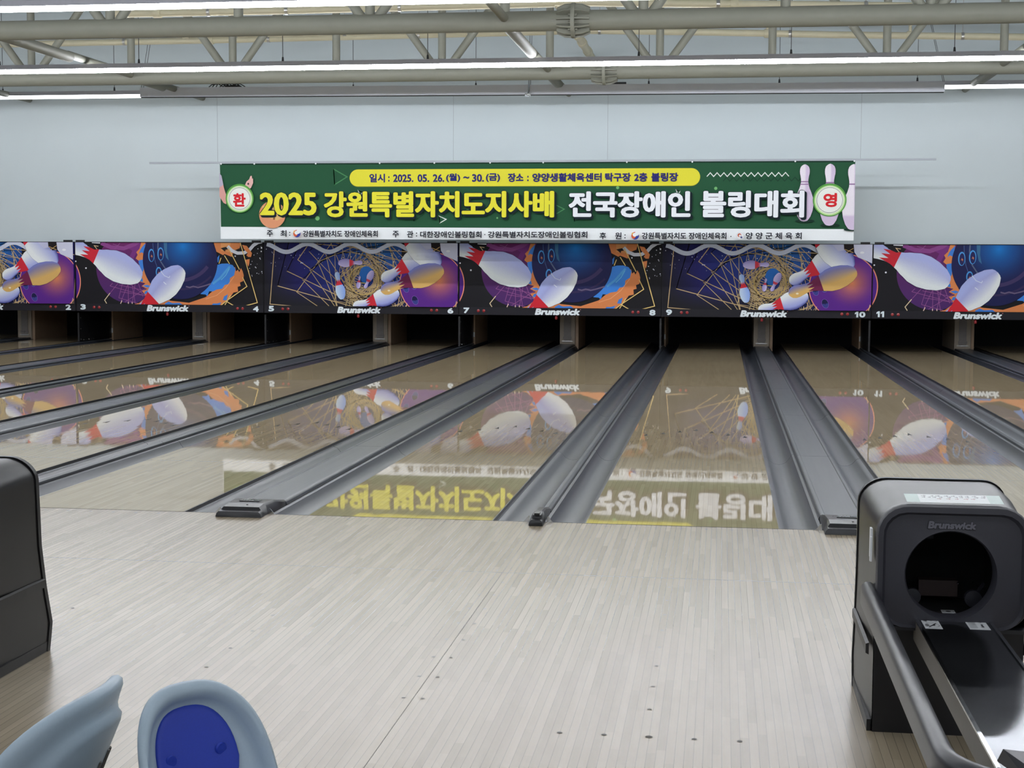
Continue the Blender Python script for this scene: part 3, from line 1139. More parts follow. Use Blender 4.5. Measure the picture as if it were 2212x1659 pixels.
# ------------------------------------------------------------------ kickbacks and division panels at the pin end
kw = kn = dp = None
for n in range(1, 13):
    if n % 2 == 1:            # wide kickback in the middle of each pair
        x = lane_x(n) + H2 + GW / 2
        if kw is None:
            root = bpy.data.objects.new('kickback', None)
            COL.objects.link(root)
            b = MB().box((0, 0.7, 0.78), (0.265, 1.4, 1.72))
            b.box((0.165, 0.7, 0.78), (0.05, 1.36, 1.70), 1)
            b.build('post', [M_kick, M_kwood], root)
            MB().box((0.0, -0.006, 0.80), (0.125, 0.012, 1.5)).build('centre_strip', M_kick2, root)
            hb = MB()
            for sx in (-1, 1):
                hb.box((sx * 0.040, -0.016, 0.125), (0.07, 0.012, 0.045))
                hb.lathe([(.008, -.012), (.008, .012)], (sx * .052, -.020, .13), 8, axis='y')
                hb.lathe([(.008, -.012), (.008, .012)], (sx * .026, -.020, .13), 8, axis='y')
            hb.box((0, -0.014, 0.068), (0.19, 0.016, 0.014), 1)
            hb.build('hinge_bracket', [M_kick2, M_clamp], root)
            kw = root
        else:
            root = copy_tree(kw)
        root.location = (x, 17.81, 0)
        tag(root, 'wide grey brown kickback post at the end of the capping between lanes %d and %d' % (n, n + 1), 'kickback', 'wide kickback posts')
    elif n < 12:
        x = lane_x(n) + H2 + GN / 2
        if kn is None:
            root = bpy.data.objects.new('narrow_kickback', None)
            COL.objects.link(root)
            b = MB()
            b.box((0, 0.7, 0.78), (0.075, 1.4, 1.72))
            b.build('board', M_kwood, root)
            MB().box((0.0, -0.004, 0.8), (0.016, 0.008, 1.5)).build('trim_strip', M_clamp, root)
            s = MB()
            for sx in (-1, 1):
                s.box((sx * 0.020, -0.016, 0.165), (0.026, 0.02, 0.085))
            s.build('silver_bracket', M_white, root)  # white base colour stands in for the metal's bright reflection
            kn = root
        else:
            root = copy_tree(kn)
        root.location = (x, 17.81, 0)
        tag(root, 'thin wooden kickback board with silver brackets between lanes %d and %d' % (n, n + 1), 'kickback', 'narrow kickback boards')
        if dp is None:
            d = MB()
            d.box((0, 0, 0.28), (0.03, 1.38, 0.50))
            for yy, zz in ((-0.63, .44), (-.63, .25), (-0.63, .07), (-.52, .055), (-.3, .055), (-.1, .055)):
                d.lathe([(.007, 0.0), (.005, .004)], (0.015, yy, zz), 8, 1, axis='x')
            d.build('division_panel', [M_blackgloss, M_clamp])
            dp = o = bpy.data.objects['division_panel']
        else:
            o = dp.copy()
            COL.objects.link(o)
        o.location = (x, MASK_Y + 0.80, 0)
        tag(o, 'thin black division panel below the mask seam between numbers %d and %d' % (n, n + 1), 'panel', 'black division panels')

# ------------------------------------------------------------------ banner, its rod and the roller housing
BX0, BX1, BY = -7.803, 2.170, 15.15
BZ0, BZ1 = 1.787, 2.988
kx = (BX1 - BX0) / (1848 - 475.0)
kz = (BZ1 - BZ0) / (518 - 351.0)


def banner_print():
    p = Print((0, 0, BX1 - BX0, BZ1 - BZ0), eps=0.0005, tf=lambda q: ((q[0] - 475) * kx, (518 - q[1]) * kz))
    p.back = (236, 240, 240)
    GR = (38, 84, 58)
    p.faces([(475, 351), (1848, 351), (1848, 518), (475, 518)], [(0, 1, 2, 3)], (232, 237, 240))
    p.faces([(475, 351), (1848, 351), (1845, 494), (476, 491)], [(0, 1, 2, 3)], GR)
    p.faces([(475, 351), (1848, 351), (1848, 354), (475, 354)], [(0, 1, 2, 3)], (24, 52, 40))
    # outline triangles and dots
    for tri, c, wd in (([(733, 364), (735, 398), (763, 381)], (74, 134, 88), 2.2), ([(967, 467), (969, 482), (983, 474)], (224, 232, 224), 1.8), ([(1222, 443), (1223, 462), (1240, 452)], (74, 134, 88), 2.0),
                       ([(910, 444), (912, 478), (935, 462)], (28, 66, 46), 2.0), ([(1262, 462), (1262, 478), (1276, 473)], (28, 66, 46), 1.8), ([(788, 411), (797, 415), (792, 424)], (224, 232, 224), 1.8), ([(1478, 411), (1486, 414), (1482, 422)], (224, 232, 224), 1.8)):
        p.line(tri + [tri[0], tri[1]], wd, c)
    for x, y, r in ((696, 472, 5), (1354, 406, 3.4), (1561, 408, 3.4), (1030, 457, 5), (1095, 471, 2)):
        p.ell(x, y, r, r, (112, 176, 112), 16)
    zz = [(1542 + 7.1 * i, 383 if i % 2 == 0 else 375) for i in range(25)]
    p.line([(x + 34, y + 10) for x, y in zz], 1.8, (30, 66, 48))
    p.line(zz, 1.8, (222, 230, 226))
    # pill with date and place
    R = 18.5
    pill = [(769 + R + R * math.cos(math.radians(a)), 383.5 + R * math.sin(math.radians(a))) for a in range(90, 271, 12)] + \
           [(1528 - R + R * math.cos(math.radians(a)), 383.5 + R * math.sin(math.radians(a))) for a in range(-90, 91, 12)]
    p.fill([(x, y + 1) for x, y in pill], (150, 150, 50))
    p.fill(pill, (222, 216, 62))
    NV = (44, 44, 112)
    for s_, a, b in (('일시', 813, 848), (':', 855, 858), ('2025.', 866, 911), ('05.', 920, 946), ('26.', 954, 979), ('(월)', 983, 1014), ('30.', 1040, 1066), ('(금)', 1070, 1101),
                     ('장소', 1118, 1152), (':', 1160, 1163), ('양양생활체육센터', 1171, 1320), ('탁구장', 1327, 1382), ('2층', 1389, 1417), ('볼링장', 1425, 1482)):
        t, bt = (376, 393) if s_[0] in '203' and '층' not in s_ else (374.5, 393.5)
        if s_ == ':':
            t, bt = 380, 392
        p.text(s_, (a, t, b, bt), NV, 0.75)
    p.text('~', (1021, 381, 1034, 386), NV, 0.5)
    # pins at the right end
    wp = lambda s_, t: (206, 190, 216) if (s_ > .25 or t < .22) else (228, 222, 232)
    for hx, hy, by, L in ((1745, 358, 478, 1), (1797, 357, 487, 1), (1845, 358, 496, 1)):
        p.ell(hx + 2, by - 1, 20, 3.5, (22, 50, 40), 20)
        p.pin((hx, hy), (hx, by), 1.02, lambda s_, t: wp(s_, t), collar=(150, 118, 160), zig=False, t0=.685, t1=.705, n=24)
        p.line([(hx - 9, hy + 42), (hx + 9, hy + 42)], 2.2, (150, 118, 160))
    # arms, ball and the two round badges
    p.fill([(475, 374), (480, 380), (485, 404), (490, 420), (490, 441), (484, 438), (475, 424)], (212, 158, 150))
    p.fill([(475, 372), (480, 378), (484, 398), (475, 404)], (176, 170, 190))
    p.fill([(533, 400), (537, 391), (543, 386), (546, 379), (549, 378), (550, 385), (552, 384), (552, 394), (547, 405), (542, 408)], (222, 178, 172))
    p.ell(541, 396, 2, 2.5, (70, 50, 60), 10)
    p.ell(595, 464, 30, 30, (218, 150, 112), 36)
    p.fill([(572, 446), (600, 436), (622, 452), (624, 468), (606, 477), (584, 470)], (226, 186, 120))
    p.ell(599, 473, 2.6, 2.6, (150, 100, 60), 10)
    p.ell(612, 440, 2.2, 5, (230, 200, 190), 10)
    for x, y, r, s_, box in ((521, 428, 32, '환', (506, 416.5, 535, 446.5)), (1797, 433, 34.5, '영', (1784, 418.5, 1812, 448))):
        p.ell(x, y, r, r, (90, 158, 72), 40)
        p.ell(x, y + 1, r - 3, r - 3, (190, 220, 160), 40)
        p.ell(x, y + .5, r - 6, r - 6, (228, 232, 226), 40)
        p.ring(x, y + .5, r - 8, r - 8, 0.8, (60, 80, 70), 40)
        p.text(s_, box, (208, 42, 50), 1.25)
    # headline
    YL, WH, SH = (226, 220, 62), (230, 234, 240), (20, 34, 40)
    runs = (('2025', 567, 696, 415, 466, YL), ('강원특별자치도지사배', 712, 1219, 413, 470, YL), ('전국장애인', 1250, 1509, 414, 470, WH), ('볼링대회', 1529, 1745, 413, 470, WH))
    for s_, a, b, t, bt, c in runs:
        p.text(s_, (a + 2, t + 2, b + 5, bt + 5), SH, 3.6, boldy=3.2)
        p.text(s_, (a - 1.2, t - 1.2, b + 1.2, bt + 1.2), SH, 4.2, boldy=3.6)
        p.text(s_, (a, t, b, bt), c, 2.7, boldy=1.9)
    # hosts in the white strip
    BK = (34, 36, 46)
    for s_, a, b, t in (('주', 583, 597, 498.5), ('최', 614, 628, 498.5), (':', 634, 636.5, 502), ('강원특별자치도 장애인체육회', 665, 833, 499), ('주', 866, 880, 499.5), ('관', 898, 912, 499.5), (':', 918, 920.5, 503),
                        ('대한장애인볼링협회', 927, 1062, 500), ('·', 1068, 1070.5, 506), ('강원특별자치도장애인볼링협회', 1076, 1291, 500), ('후', 1317, 1331, 502), ('원', 1350, 1364, 502), (':', 1370, 1372.5, 506),
                        ('강원특별자치도 장애인체육회', 1407, 1585, 502), ('·', 1593, 1595.5, 509), ('양 양 군 체 육 회', 1625, 1741, 501.5)):
        h = 14.5
        if s_ == ':':
            h = 9
        if s_ == '·':
            h = 2.4
        p.text(s_, (a, t, b, t + h), BK, 0.42)
    for x, y in ((652, 506), (1393, 509)):
        p.ell(x, y, 8.2, 8.2, (205, 70, 60), 24)
        p.fill([(x + 8.2 * math.cos(math.radians(a)), y + 8.2 * math.sin(math.radians(a))) for a in range(-60, 121, 15)], (52, 66, 150))
        p.ell(x + 3.2, y - 4.2, 4.6, 4.6, (232, 237, 240), 18)
        p.ell(x - 3.4, y + 2.2, 4.4, 3.8, (210, 96, 60), 18)
        p.ell(x - 4.5, y - 3.8, 3.2, 3.2, (222, 160, 70), 14)
        p.ell(x - 1, y - 2, 4.2, 4.2, (232, 237, 240), 18)
    p.ell(1613, 509, 8, 8, (218, 220, 224), 24)
    p.ell(1613, 509, 6.4, 6.4, (230, 233, 236), 24)
    p.ell(1612, 507.5, 4, 4, (190, 90, 60), 16)
    p.ell(1613, 508.5, 2.4, 2.4, (232, 233, 236), 14)
    p.ell(1616, 512, 2.2, 2.2, (70, 80, 130), 12)
    return p


bo = empty('event_banner', (BX0, BY, BZ0), 'long green event banner with yellow and white Korean headline hanging from a rod', 'banner')
banner_print().build('banner_sheet', M_cloth, bo, (0, 0, 0), back=0.003)
for px in (478, 554, 693, 836, 957, 1079, 1194, 1373, 1511, 1725, 1846):
    MB().lathe([(0.0, -0.004), (0.013, -0.003), (0.013, 0.003)], (0, 0, 0), 10, axis='y').build('tie', M_white, bo, ((px - 475) * kx, -0.008, BZ1 - BZ0 - 0.005))

RODZ = 3.006
ro = empty('banner_rod', (-8.99, BY + 0.022, RODZ), 'thin grey metal rod hanging on strings along the top of the green banner', 'rod')
MB().box((6.175, 0, 0), (12.35, 0.030, 0.030)).build('bar', M_rod, ro)
for x in (-7.845, -4.005, -1.583, 2.246):
    MB().tube([(0, 0, 0.012), (0, 0, 4.05 - RODZ)], 0.0028, 6).build('string', M_rod, ro, (x + 8.99, 0, 0))

ho = empty('screen_housing', (-9.105, BY + 0.02, 4.045), 'long pale grey roller housing hanging on wires above the green banner', 'housing')
ho.rotation_euler = (0, 0.0044, 0)
hb = MB()
hb.box((6.275, 0, 0.082), (12.55, 0.15, 0.150))
hb.build('casing', M_box, ho)
MB().box((6.275, -0.045, 0.002), (12.53, 0.04, 0.012)).build('slot_rail', M_dark, ho)
for x, dx, dz in ((0.0, .17, 1.0), (0.04, .17, 1.0), (6.29, .02, 1.25), (6.32, .02, 1.25), (12.53, -.24, 1.0), (12.55, -.24, 1.0)):
    MB().tube([(x, -0.02, 0.155), (x + dx * 1.6, -0.02, 0.155 + dz * 1.6)], 0.004, 6).build('hanging_wire', M_wire, ho)
hk = MB()
hk.tube([(6.305, -0.09, 0.235), (6.30, -0.095, 0.06), (6.285, -0.10, 0.0)], 0.014, 8)
hk.box((6.29, -0.10, -0.005), (0.09, 0.05, 0.05))
hk.build('bracket', M_chrome, ho)
cb = MB()
for i in range(7):
    a = 1.12 + 0.06 * i
    cb.tube([(a, 0.0, 0.160), (a + .06, -0.02, 0.20 + 0.02 * (i % 3)), (a + .16, 0.01, 0.215), (a + .25, 0, 0.165)], 0.008, 6)
cb.box((1.52, 0, .175), (0.24, 0.06, 0.03))
cb.build('cable_bundle', M_black, ho)
MB().box((7.62, 0, 0.175), (0.36, 0.08, 0.035)).build('terminal_block', M_wire, ho)


# ------------------------------------------------------------------ suspended line lamps
def line_lamp(y, z, x0, x1, joints, wires, label, ztop, tube=None, group='rows of suspended line lamps'):
    tube = tube or M_tube
    root = empty('line_lamp', (x0, y, z), label, 'lamp', group)
    h = MB()
    L = x1 - x0
    h.prism([(-.030, .030), (-.034, .055), (-.034, .092), (.034, .092), (.034, .055), (.030, .030)], 0, L, axis='x')
    h.build('channel', M_lamp, root)
    js = [x0] + [j for j in joints if x0 < j < x1] + [x1]
    pr = [(-.027, .032), (-.027, -.016), (-.020, -.024), (.020, -.024), (.027, -.016), (.027, .032)]
    for a, b in zip(js[:-1], js[1:]):
        MB().prism(pr, a - x0 + .003, b - x0 - .003, axis='x').build('light_tube', tube, root)
    for wx in wires:
        q = MB()
        q.tube([(0, 0, .085), (0, 0, .15)], [.018, .012], 8)
        q.tube([(0, 0, .14), (0, 0, ztop - z)], 0.0045, 6)
        q.build('suspension_wire', M_wire, root, (wx - x0, 0, 0))
    return root


J1 = [-9.575 + 1.2215 * i for i in range(-4, 13)]
line_lamp(7.33, 4.112, -14.2, 7.2, [v + .35 for v in J1], [-8.6, -6.5, -4.5, -2.6, -0.6, 1.4, 3.5], 'bright line lamp crossing the very top edge of the picture', 6.23)
line_lamp(11.66, 4.022, -14.2, 7.2, J1, [-9.75, -7.733, -5.704, -3.717, -0.918, 1.034, 3.069, 5.1], 'bright line lamp running between the two grey trusses', 6.23, M_tube_mid)
line_lamp(15.62, 4.124, -14.2, 7.2, [v + .6 for v in J1], [-11.7, -9.754, -7.7, -5.723, -3.723, -0.981, 1.032, 3.109, 5.1], 'bright rear line lamp partly hidden behind the long roller housing', 6.23, M_tube2)
for y in (3.2, -1.0, -5.2, -9.4, -13.4):  # unseen lamp rows, added out of frame to light the hall
    line_lamp(y, 4.05, -14.2, 7.2, [-14.2 + 2.4 * i for i in range(1, 9)], [-12, -4, 4], 'unseen line lamp added out of frame to light the hall', 6.23, M_tube_unseen)

# ------------------------------------------------------------------ tubular trusses
NX0, NDX = -8.552, 1.5665


def truss(y, name_label):
    root = empty('roof_truss', (0, y, 4.15), name_label, 'truss', 'tubular roof trusses')
    MB().tube([(X_L + .02, 0, 0), (X_R - .02, 0, 0)], 0.114, 24).build('bottom_chord', M_truss, root)
    MB().tube([(X_L + .02, 0, 2.05), (X_R - .02, 0, 2.05)], 0.10, 20).build('top_chord', M_truss, root)
    for i in range(-4, 11):
        x = NX0 + i * NDX
        if X_L < x < X_R:
            MB().tube([(x, 0, 0.06), (x, 0, 2.0)], 0.056, 14).build('web_post', M_truss, root)
        if i % 2 == 1:
            continue
    for i in range(-4, 11):
        x = NX0 + i * NDX
        if i % 2 == (1 if True else 0):
            for s in (-1, 1):
                xe = x + s * NDX
                if X_L < xe < X_R and X_L < x < X_R:
                    MB().tube([(x + s * 0.10, 0, 0.08), (xe - s * .05, 0, 2.0)], 0.056, 14).build('web_diagonal', M_truss, root)
    # bolted coupling
    fx = -1.503
    c = MB()
    c.lathe([(0.190, -.024), (0.196, -.021), (0.196, .021), (0.190, .024)], (0, 0, 0), 32, axis='x')
    co = c.build('flange_coupling', M_truss, root, (fx, 0, 0))
    g = MB()
    for j in range(12):
        t = 2 * math.pi * j / 12
        ca, sa = math.cos(t), math.sin(t)
        for s in (-1, 1):
            pts = [(s * .02, .11), (s * .02, .192), (s * .10, .186), (s * .185, .150), (s * .185, .11)]
            na = Vector((0, -sa, ca)) * 0.009
            g.rings([[(px, ca * r + na.y * q, sa * r + na.z * q) for px, r in pts] for q in (-1, 1)], smooth=False)
    g.build('gusset_plates', M_truss, co)
    for j in range(12):
        t = 2 * math.pi * (j + .5) / 12
        MB().lathe([(.014, -.05), (.014, .05)], (0, .156 * math.cos(t), .156 * math.sin(t)), 6, axis='x').build('bolt', M_truss, co)
    return root


truss(8.94, 'thick near grey truss with bolted coupling across the top of the picture')
truss(13.40, 'farther grey truss passing behind the middle line lamp')

# struts that tie the trusses together, running along the hall
for x, y0, y1, ysl, lab in ((-8.52, 8.96, 13.38, 11.2, 'round grey tie strut at the left between the two trusses'), (-2.30, 8.96, 13.38, 11.45, 'round grey tie strut near the coupling between the two trusses'),
                            (3.96, 8.96, 13.38, 11.3, 'round grey tie strut at the right between the two trusses'),
                            (-8.53, 13.42, WALL_Y, 14.6, 'round grey tie strut from the far truss to the wall at the left'), (-2.32, 13.42, WALL_Y, 14.75, 'round grey tie strut from the far truss to the wall behind the housing hook'),
                            (3.94, 13.42, WALL_Y, 14.9, 'round grey tie strut from the far truss to the wall at the right'), (-11.62, 13.42, WALL_Y, 14.7, 'round grey tie strut from the far truss to the wall at the far left edge'),
                            (-2.28, 3.2, 8.92, 6.0, 'round grey tie strut meeting the near truss from the camera side')):
    root = empty('tie_strut', (x, y0, 4.15), lab, 'strut', 'tie struts between trusses')
    MB().tube([(0, 0, 0), (0, ysl - y0, 0)], 0.070, 16).build('thick_section', M_truss, root)
    MB().tube([(0, ysl - y0 - .05, .028), (0, y1 - y0, .028)], 0.050, 16).build('thin_section', M_truss, root)


# ------------------------------------------------------------------ sprinkler pipes
def sprinkler(pts, r, clamps, heads, label, nrm=None):
    root = empty('sprinkler_pipe', pts[0], label, 'pipe', 'cream sprinkler pipes')
    p0 = Vector(pts[0])
    P = [Vector(p) - p0 for p in pts]
    MB().tube(P, r, 14).build('pipe', M_pipe, root)

    def on(x):
        for a, b in zip(pts[:-1], pts[1:]):
            if min(a[0], b[0]) <= x <= max(a[0], b[0]):
                t = (x - a[0]) / (b[0] - a[0])
                return Vector([a[i] + (b[i] - a[i]) * t for i in range(3)]) - p0
        return P[0]
    for x in clamps:
        q = on(x)
        c = MB()
        c.lathe([(r + .004, -.022), (r + .008, -.02), (r + .008, .02), (r + .004, .022)], q, 14, axis='x')
        c.tube([(q.x, q.y, q.z + r), (q.x, q.y, 6.23 - p0.z)], 0.006, 6)
        c.build('clamp', M_clamp, root)
    for x in heads:
        q = on(x)
        c = MB()
        c.lathe([(r + .014, -.05), (r + .016, -.045), (r + .016, .045), (r + .014, .05)], q, 14, axis='x')
        c.tube([(q.x, q.y, q.z), (q.x, q.y, q.z + .13)], 0.024, 10)
        c.lathe([(.012, .13), (.03, .15), (.03, .156), (.0, .16)], q, 10)
        c.build('sprinkler_head', M_pipe, root)
    return root


sprinkler([(-13.5, 14.9, 4.885), (-7.808, 14.9, 4.902), (-3.0, 14.9, 4.940), (-1.95, 14.9, 4.955)], 0.050, [-11.6, -9.27, -6.9, -4.5], [-7.85], 'cream sprinkler pipe on the left nearest the back wall')
sprinkler([(-10.6, 14.2, 4.915), (-6.86, 14.2, 4.880), (-1.95, 14.2, 4.885)], 0.048, [-9.2, -7.2, -5.5, -3.6], [-8.0], 'cream sprinkler pipe on the left just above the rear one')
sprinkler([(-7.9, 11.0, 4.672), (-5.818, 11.0, 4.674), (-1.95, 11.0, 4.700)], 0.050, [-6.5, -5.45, -3.95], [-7.2], 'cream sprinkler pipe on the left showing above the near truss')
sprinkler([(-1.95, 14.9, 4.955), (0.077, 14.9, 4.894), (1.784, 14.9, 4.832), (4.523, 14.9, 4.755), (7.9, 14.9, 4.66)], 0.050, [-1.70, -0.3, 1.15, 2.6, 3.65], [.82, 2.9], 'cream sprinkler pipe on the right sloping down below the near truss')
sprinkler([(-1.95, 11.0, 4.715), (0.718, 11.0, 4.633), (5.5, 11.0, 4.48)], 0.050, [.1, 1.9], [0.3], 'cream sprinkler pipe on the right at the top edge behind the coupling')
mp_ = empty('sprinkler_main', (-1.95, 6.5, 4.78), 'cream sprinkler main pipe running towards the wall below the coupling', 'pipe')
MB().tube([(0, 0, 0), (0, 9.9, -0.03)], 0.062, 16).build('pipe', M_pipe, mp_)
for yy in (6.7, 7.5, 8.25, 9.2):
    MB().tube([(0, yy - .11, -.025), (0, yy - .09, -.025), (0, yy + .09, -.025), (0, yy + .11, -.025)], [.064, .074, .074, .064], 16).build('coupling', M_pipe, mp_)


# ------------------------------------------------------------------ ball return
def hood_arch(w, zt, r, n=8):
    pts = [(-w, 0.0), (-w, .10), (-w, .24), (-w, .40), (-w, zt - r)]
    for i in range(1, n + 1):
        a = math.radians(180 - 90 * i / n)
        pts.append((-w + r + r * math.cos(a), zt - r + r * math.sin(a)))
    right = [(-x, z) for x, z in pts][::-1]
    return pts + right


def yb(z):
    tab = [(0, -3.00), (.03, -2.985), (.1, -2.975), (.2, -3.005), (.3, -3.035), (.4, -3.05), (.55, -3.05), (.65, -3.065), (.69, -3.08), (.73, -3.10)]
    for (a, p), (b, q) in zip(tab[:-1], tab[1:]):
        if a <= z <= b:
            return p + (q - p) * (z - a) / (b - a)
    return tab[-1][1]


def ball_return():
    root = bpy.data.objects.new('ball_return', None)
    COL.objects.link(root)
    root.empty_display_size = .1
    oy = 3.3
    W, ZT = 0.232, 0.722
    WF, ZF = 0.220, 0.706

    def loop(fy, w=W, zt=ZT, r=.085):
        return [(x, fy(z) + oy, z) for x, z in hood_arch(w, zt, r)]
    yf = lambda z: -3.62 if z > .265 else -3.53
    b = MB()
    b.rings([loop(lambda z: yb(z)), loop(lambda z: yb(z) - .2, W - .002, ZT - .004), loop(lambda z: -3.42, W - .010, ZT - .014), loop(lambda z: -3.50, WF, ZF)], smooth=True, close=False)
    up = [(x, z) for x, z in hood_arch(WF, ZF, .085) if z > .33]
    b.rings([[(x, -3.50 + oy, z) for x, z in up], [(x, -3.54 + oy, z) for x, z in up]], smooth=True, close=False)
    # back cover
    k = len(b.v)
    lp = loop(lambda z: yb(z) - .004)
    b.v += lp
    half = len(lp) // 2
    for i in range(half - 1):
        b.face((k + i, k + i + 1, k + len(lp) - 2 - i, k + len(lp) - 1 - i), 0, True)
    # recessed lower front
    b.box((0, -3.497 + oy, .17), (2 * WF - .004, 0.012, .34), 1)
    hood = b.build('hood', [M_hood, M_blackgloss], root, angle=35)
    # dark edge at the back, band at the side and foot
    t = MB()
    t.rings([loop(lambda z: yb(z) + .012, W + .004, ZT + .004), loop(lambda z: yb(z) - .010, W + .004, ZT + .004), loop(lambda z: yb(z) - .010, W - .004, ZT - .004), loop(lambda z: yb(z) + .012, W - .004, ZT - .004), loop(lambda z: yb(z) + .012, W + .004, ZT + .004)], smooth=False, close=False)
    t.build('rear_edging', M_trim, hood)
    for sx in (-1, 1):
        s = MB()
        s.rings([[(sx * (W + .001), y, z) for y, z in ((yb(.27) + oy, .238), (yb(.27) + oy, .275), (-3.50 + oy, .275), (-3.50 + oy, .238))],
                 [(sx * (W + .010), y, z) for y, z in ((yb(.27) + oy, .242), (yb(.27) + oy, .270), (-3.495 + oy, .270), (-3.495 + oy, .242))]], smooth=False)
        s.build('side_band', M_trim, hood)
        MB().box((sx * (W - .004), -3.25 + oy, .018), (.012, .49, .036)).build('foot_strip', M_trim, hood)
    # front frame with the ball opening
    n = 72
    out, outi, inn = [], [], []

    def ray_rr(a, x0, z0, x1, z1, r):
        cx, cz = (x0 + x1) / 2, .49
        dx, dz = math.cos(a), math.sin(a)
        best = 0
        lo, hi = 0, 1
        for _ in range(40):
            m = (lo + hi) / 2
            x, z = cx + dx * m, cz + dz * m
            qx = max(x0 + r - x, x - (x1 - r), 0)
            qz = max(z0 + r - z, z - (z1 - r), 0)
            inside = x0 <= x <= x1 and z0 <= z <= z1 and (qx * qx + qz * qz <= r * r or qx == 0 or qz == 0)
            if inside:
                lo = m
            else:
                hi = m
        return (cx + dx * lo, cz + dz * lo)

    def ray_op(a):
        dx, dz = math.cos(a), math.sin(a)
        r = .130
        m = r
        if dz < 0 and .50 + dz * m < .363:
            m = (.363 - .50) / dz
        return (dx * m - .006, .50 + dz * m)
    for i in range(n):
        a = 2 * math.pi * i / n
        out.append(ray_rr(a, -WF - .002, .338, WF + .002, ZF + .002, .088))
        outi.append(ray_rr(a, -WF + .022, .345, WF - .022, ZF - .024, .066))
        inn.append(ray_op(a))
    f = MB()
    Y = lambda pts, y: [(x, y + oy, z) for x, z in pts]
    sc = lambda pts, k: [(x * k, .49 + (z - .49) * k) for x, z in pts]
    f.rings([Y(out, -3.53), Y(out, -3.550), Y(sc(out, .985), -3.560), Y(sc(outi, 1.03), -3.562), Y(sc(outi, 1.0), -3.554), Y(sc(outi, .99), -3.550), Y(sc(inn, 1.12), -3.552), Y(sc(inn, 1.03), -3.554), Y(inn, -3.546), Y(inn, -3.49)],
            smooth=True, cap0=False, cap1=False)
    fo = f.build('front_frame', [M_hoodf], root, angle=30)
    # lip under the frame
    f = MB()
    f.box((0, -3.520 + oy, .334), (2 * WF - .01, .05, .012))
    f.build('front_lip', M_rail, fo)
    lg = Print((-.2, .5, .2, .8), eps=0.0004, tf=lambda q: q)
    lg.text('Brunswick', (-.0775, .6645, .0645, .6385), (22, 22, 27), .0028, shear=.15)
    lg.text('Brunswick', (-.076, .663, .063, .640), (98, 98, 106), .0016, shear=.15)
    me = bpy.data.meshes.new('maker_name')
    me.from_pydata(lg.v, [], lg.f)
    at = me.color_attributes.new('Col', 'FLOAT_COLOR', 'POINT')
    at.data.foreach_set('color', [k for q in lg.c for k in (*q, 1.0)])
    me.materials.append(M_paper)
    lo = bpy.data.objects.new('maker_name', me)
    COL.objects.link(lo)
    lo.parent = fo
    lo.location = (0.0, -3.5535 + oy, 0)
    # dark inside of the opening
    q = MB()
    x, z0, z1, y0, y1 = .165, .34, .66, -3.50 + oy, -3.12 + oy
    i = len(q.v)
    q.v += [(-x, y0, z0), (x, y0, z0), (x, y0, z1), (-x, y0, z1), (-x, y1, z0), (x, y1, z0), (x, y1, z1), (-x, y1, z1)]
    for fc in ((0, 1, 5, 4), (1, 2, 6, 5), (2, 3, 7, 6), (3, 0, 4, 7), (4, 5, 6, 7)):
        q.face([i + k for k in fc])
    ino = q.build('ball_tunnel', M_pit, hood)
    MB().box((-.075, -3.20 + oy, .575), (.13, .02, .055)).build('guard_plate', M_hoodf, ino)
    MB().box((0.0, -3.24 + oy, .40), (.12, .05, .05)).build('lift_belt', mat('belt_brown', (46, 31, 29), .6), ino)
    for sx in (-1, 1):
        r = MB()
        r.lathe([(0, -.012), (.026, -.010), (.028, 0), (.026, .010), (0, .012)], (sx * .092, -3.36 + oy, .392), 20, axis='y')
        r.tube([(sx * .092, -3.36 + oy, .392), (sx * .13, -3.32 + oy, .43)], .006, 8)
        r.build('guide_roller', M_rail, ino)
    for (sx, sz) in ((-.112, .425), (.055, .425), (.10, .43), (.115, .42), (.06, .60), (-.11, .375), (.09, .372)):
        MB().lathe([(.0035, 0), (.002, -.006)], (sx, -3.30 + oy, sz), 8, axis='y').build('bolt', M_chrome, ino)
    # tray the balls roll out on
    tr = MB()
    tx0, tx1 = -.100, .113
    tr.box(((tx0 + tx1) / 2, -4.17 + oy, .358), (tx1 - tx0, 1.50, .006), 0)
    for x in (tx0, tx1):
        tr.box((x, -4.17 + oy, .326), (.006, 1.50, .068), 1)
        tr.box((x, -4.17 + oy, .3625), (.010, 1.50, .006), 2)
    to = tr.build('ball_tray', [M_steel, M_skirt, M_chrome], root)

    def sticker(x0, y0, x1, y1, draw, name='sticker'):
        s_ = Print((0, 0, x1 - x0, y1 - y0), eps=.00012)
        s_.back = (215, 218, 220)
        s_.faces([(0, 0), (x1 - x0, 0), (x1 - x0, y1 - y0), (0, y1 - y0)], [(0, 1, 2, 3)], (216, 219, 221))
        draw(s_, x1 - x0, y1 - y0)
        o = s_.build(name, M_paper, to, (x0, y0, .3618), back=.0004)
        o.rotation_euler = (-math.pi / 2, 0, 0)
        o.rotation_euler = (math.radians(-90), 0, 0)
        return o

    # stickers lie on the tray: build their print upright, then lay it flat (print x stays x, print z becomes +y)
    def flat(x0, y0, x1, y1, draw, name='sticker', par=to, z=.3616, bg=(216, 219, 221)):
        s_ = Print((0, 0, x1 - x0, y1 - y0), eps=.00012)
        s_.back = bg
        s_.faces([(0, 0), (x1 - x0, 0), (x1 - x0, y1 - y0), (0, y1 - y0)], [(0, 1, 2, 3)], bg)
        draw(s_, x1 - x0, y1 - y0)
        o = s_.build(name, M_paper, par, (x0, y0, z), back=.0004)
        o.rotation_euler = (math.radians(-90), 0, 0)
        # rotating -90 about x sends z to +y and -y to +z
        return o

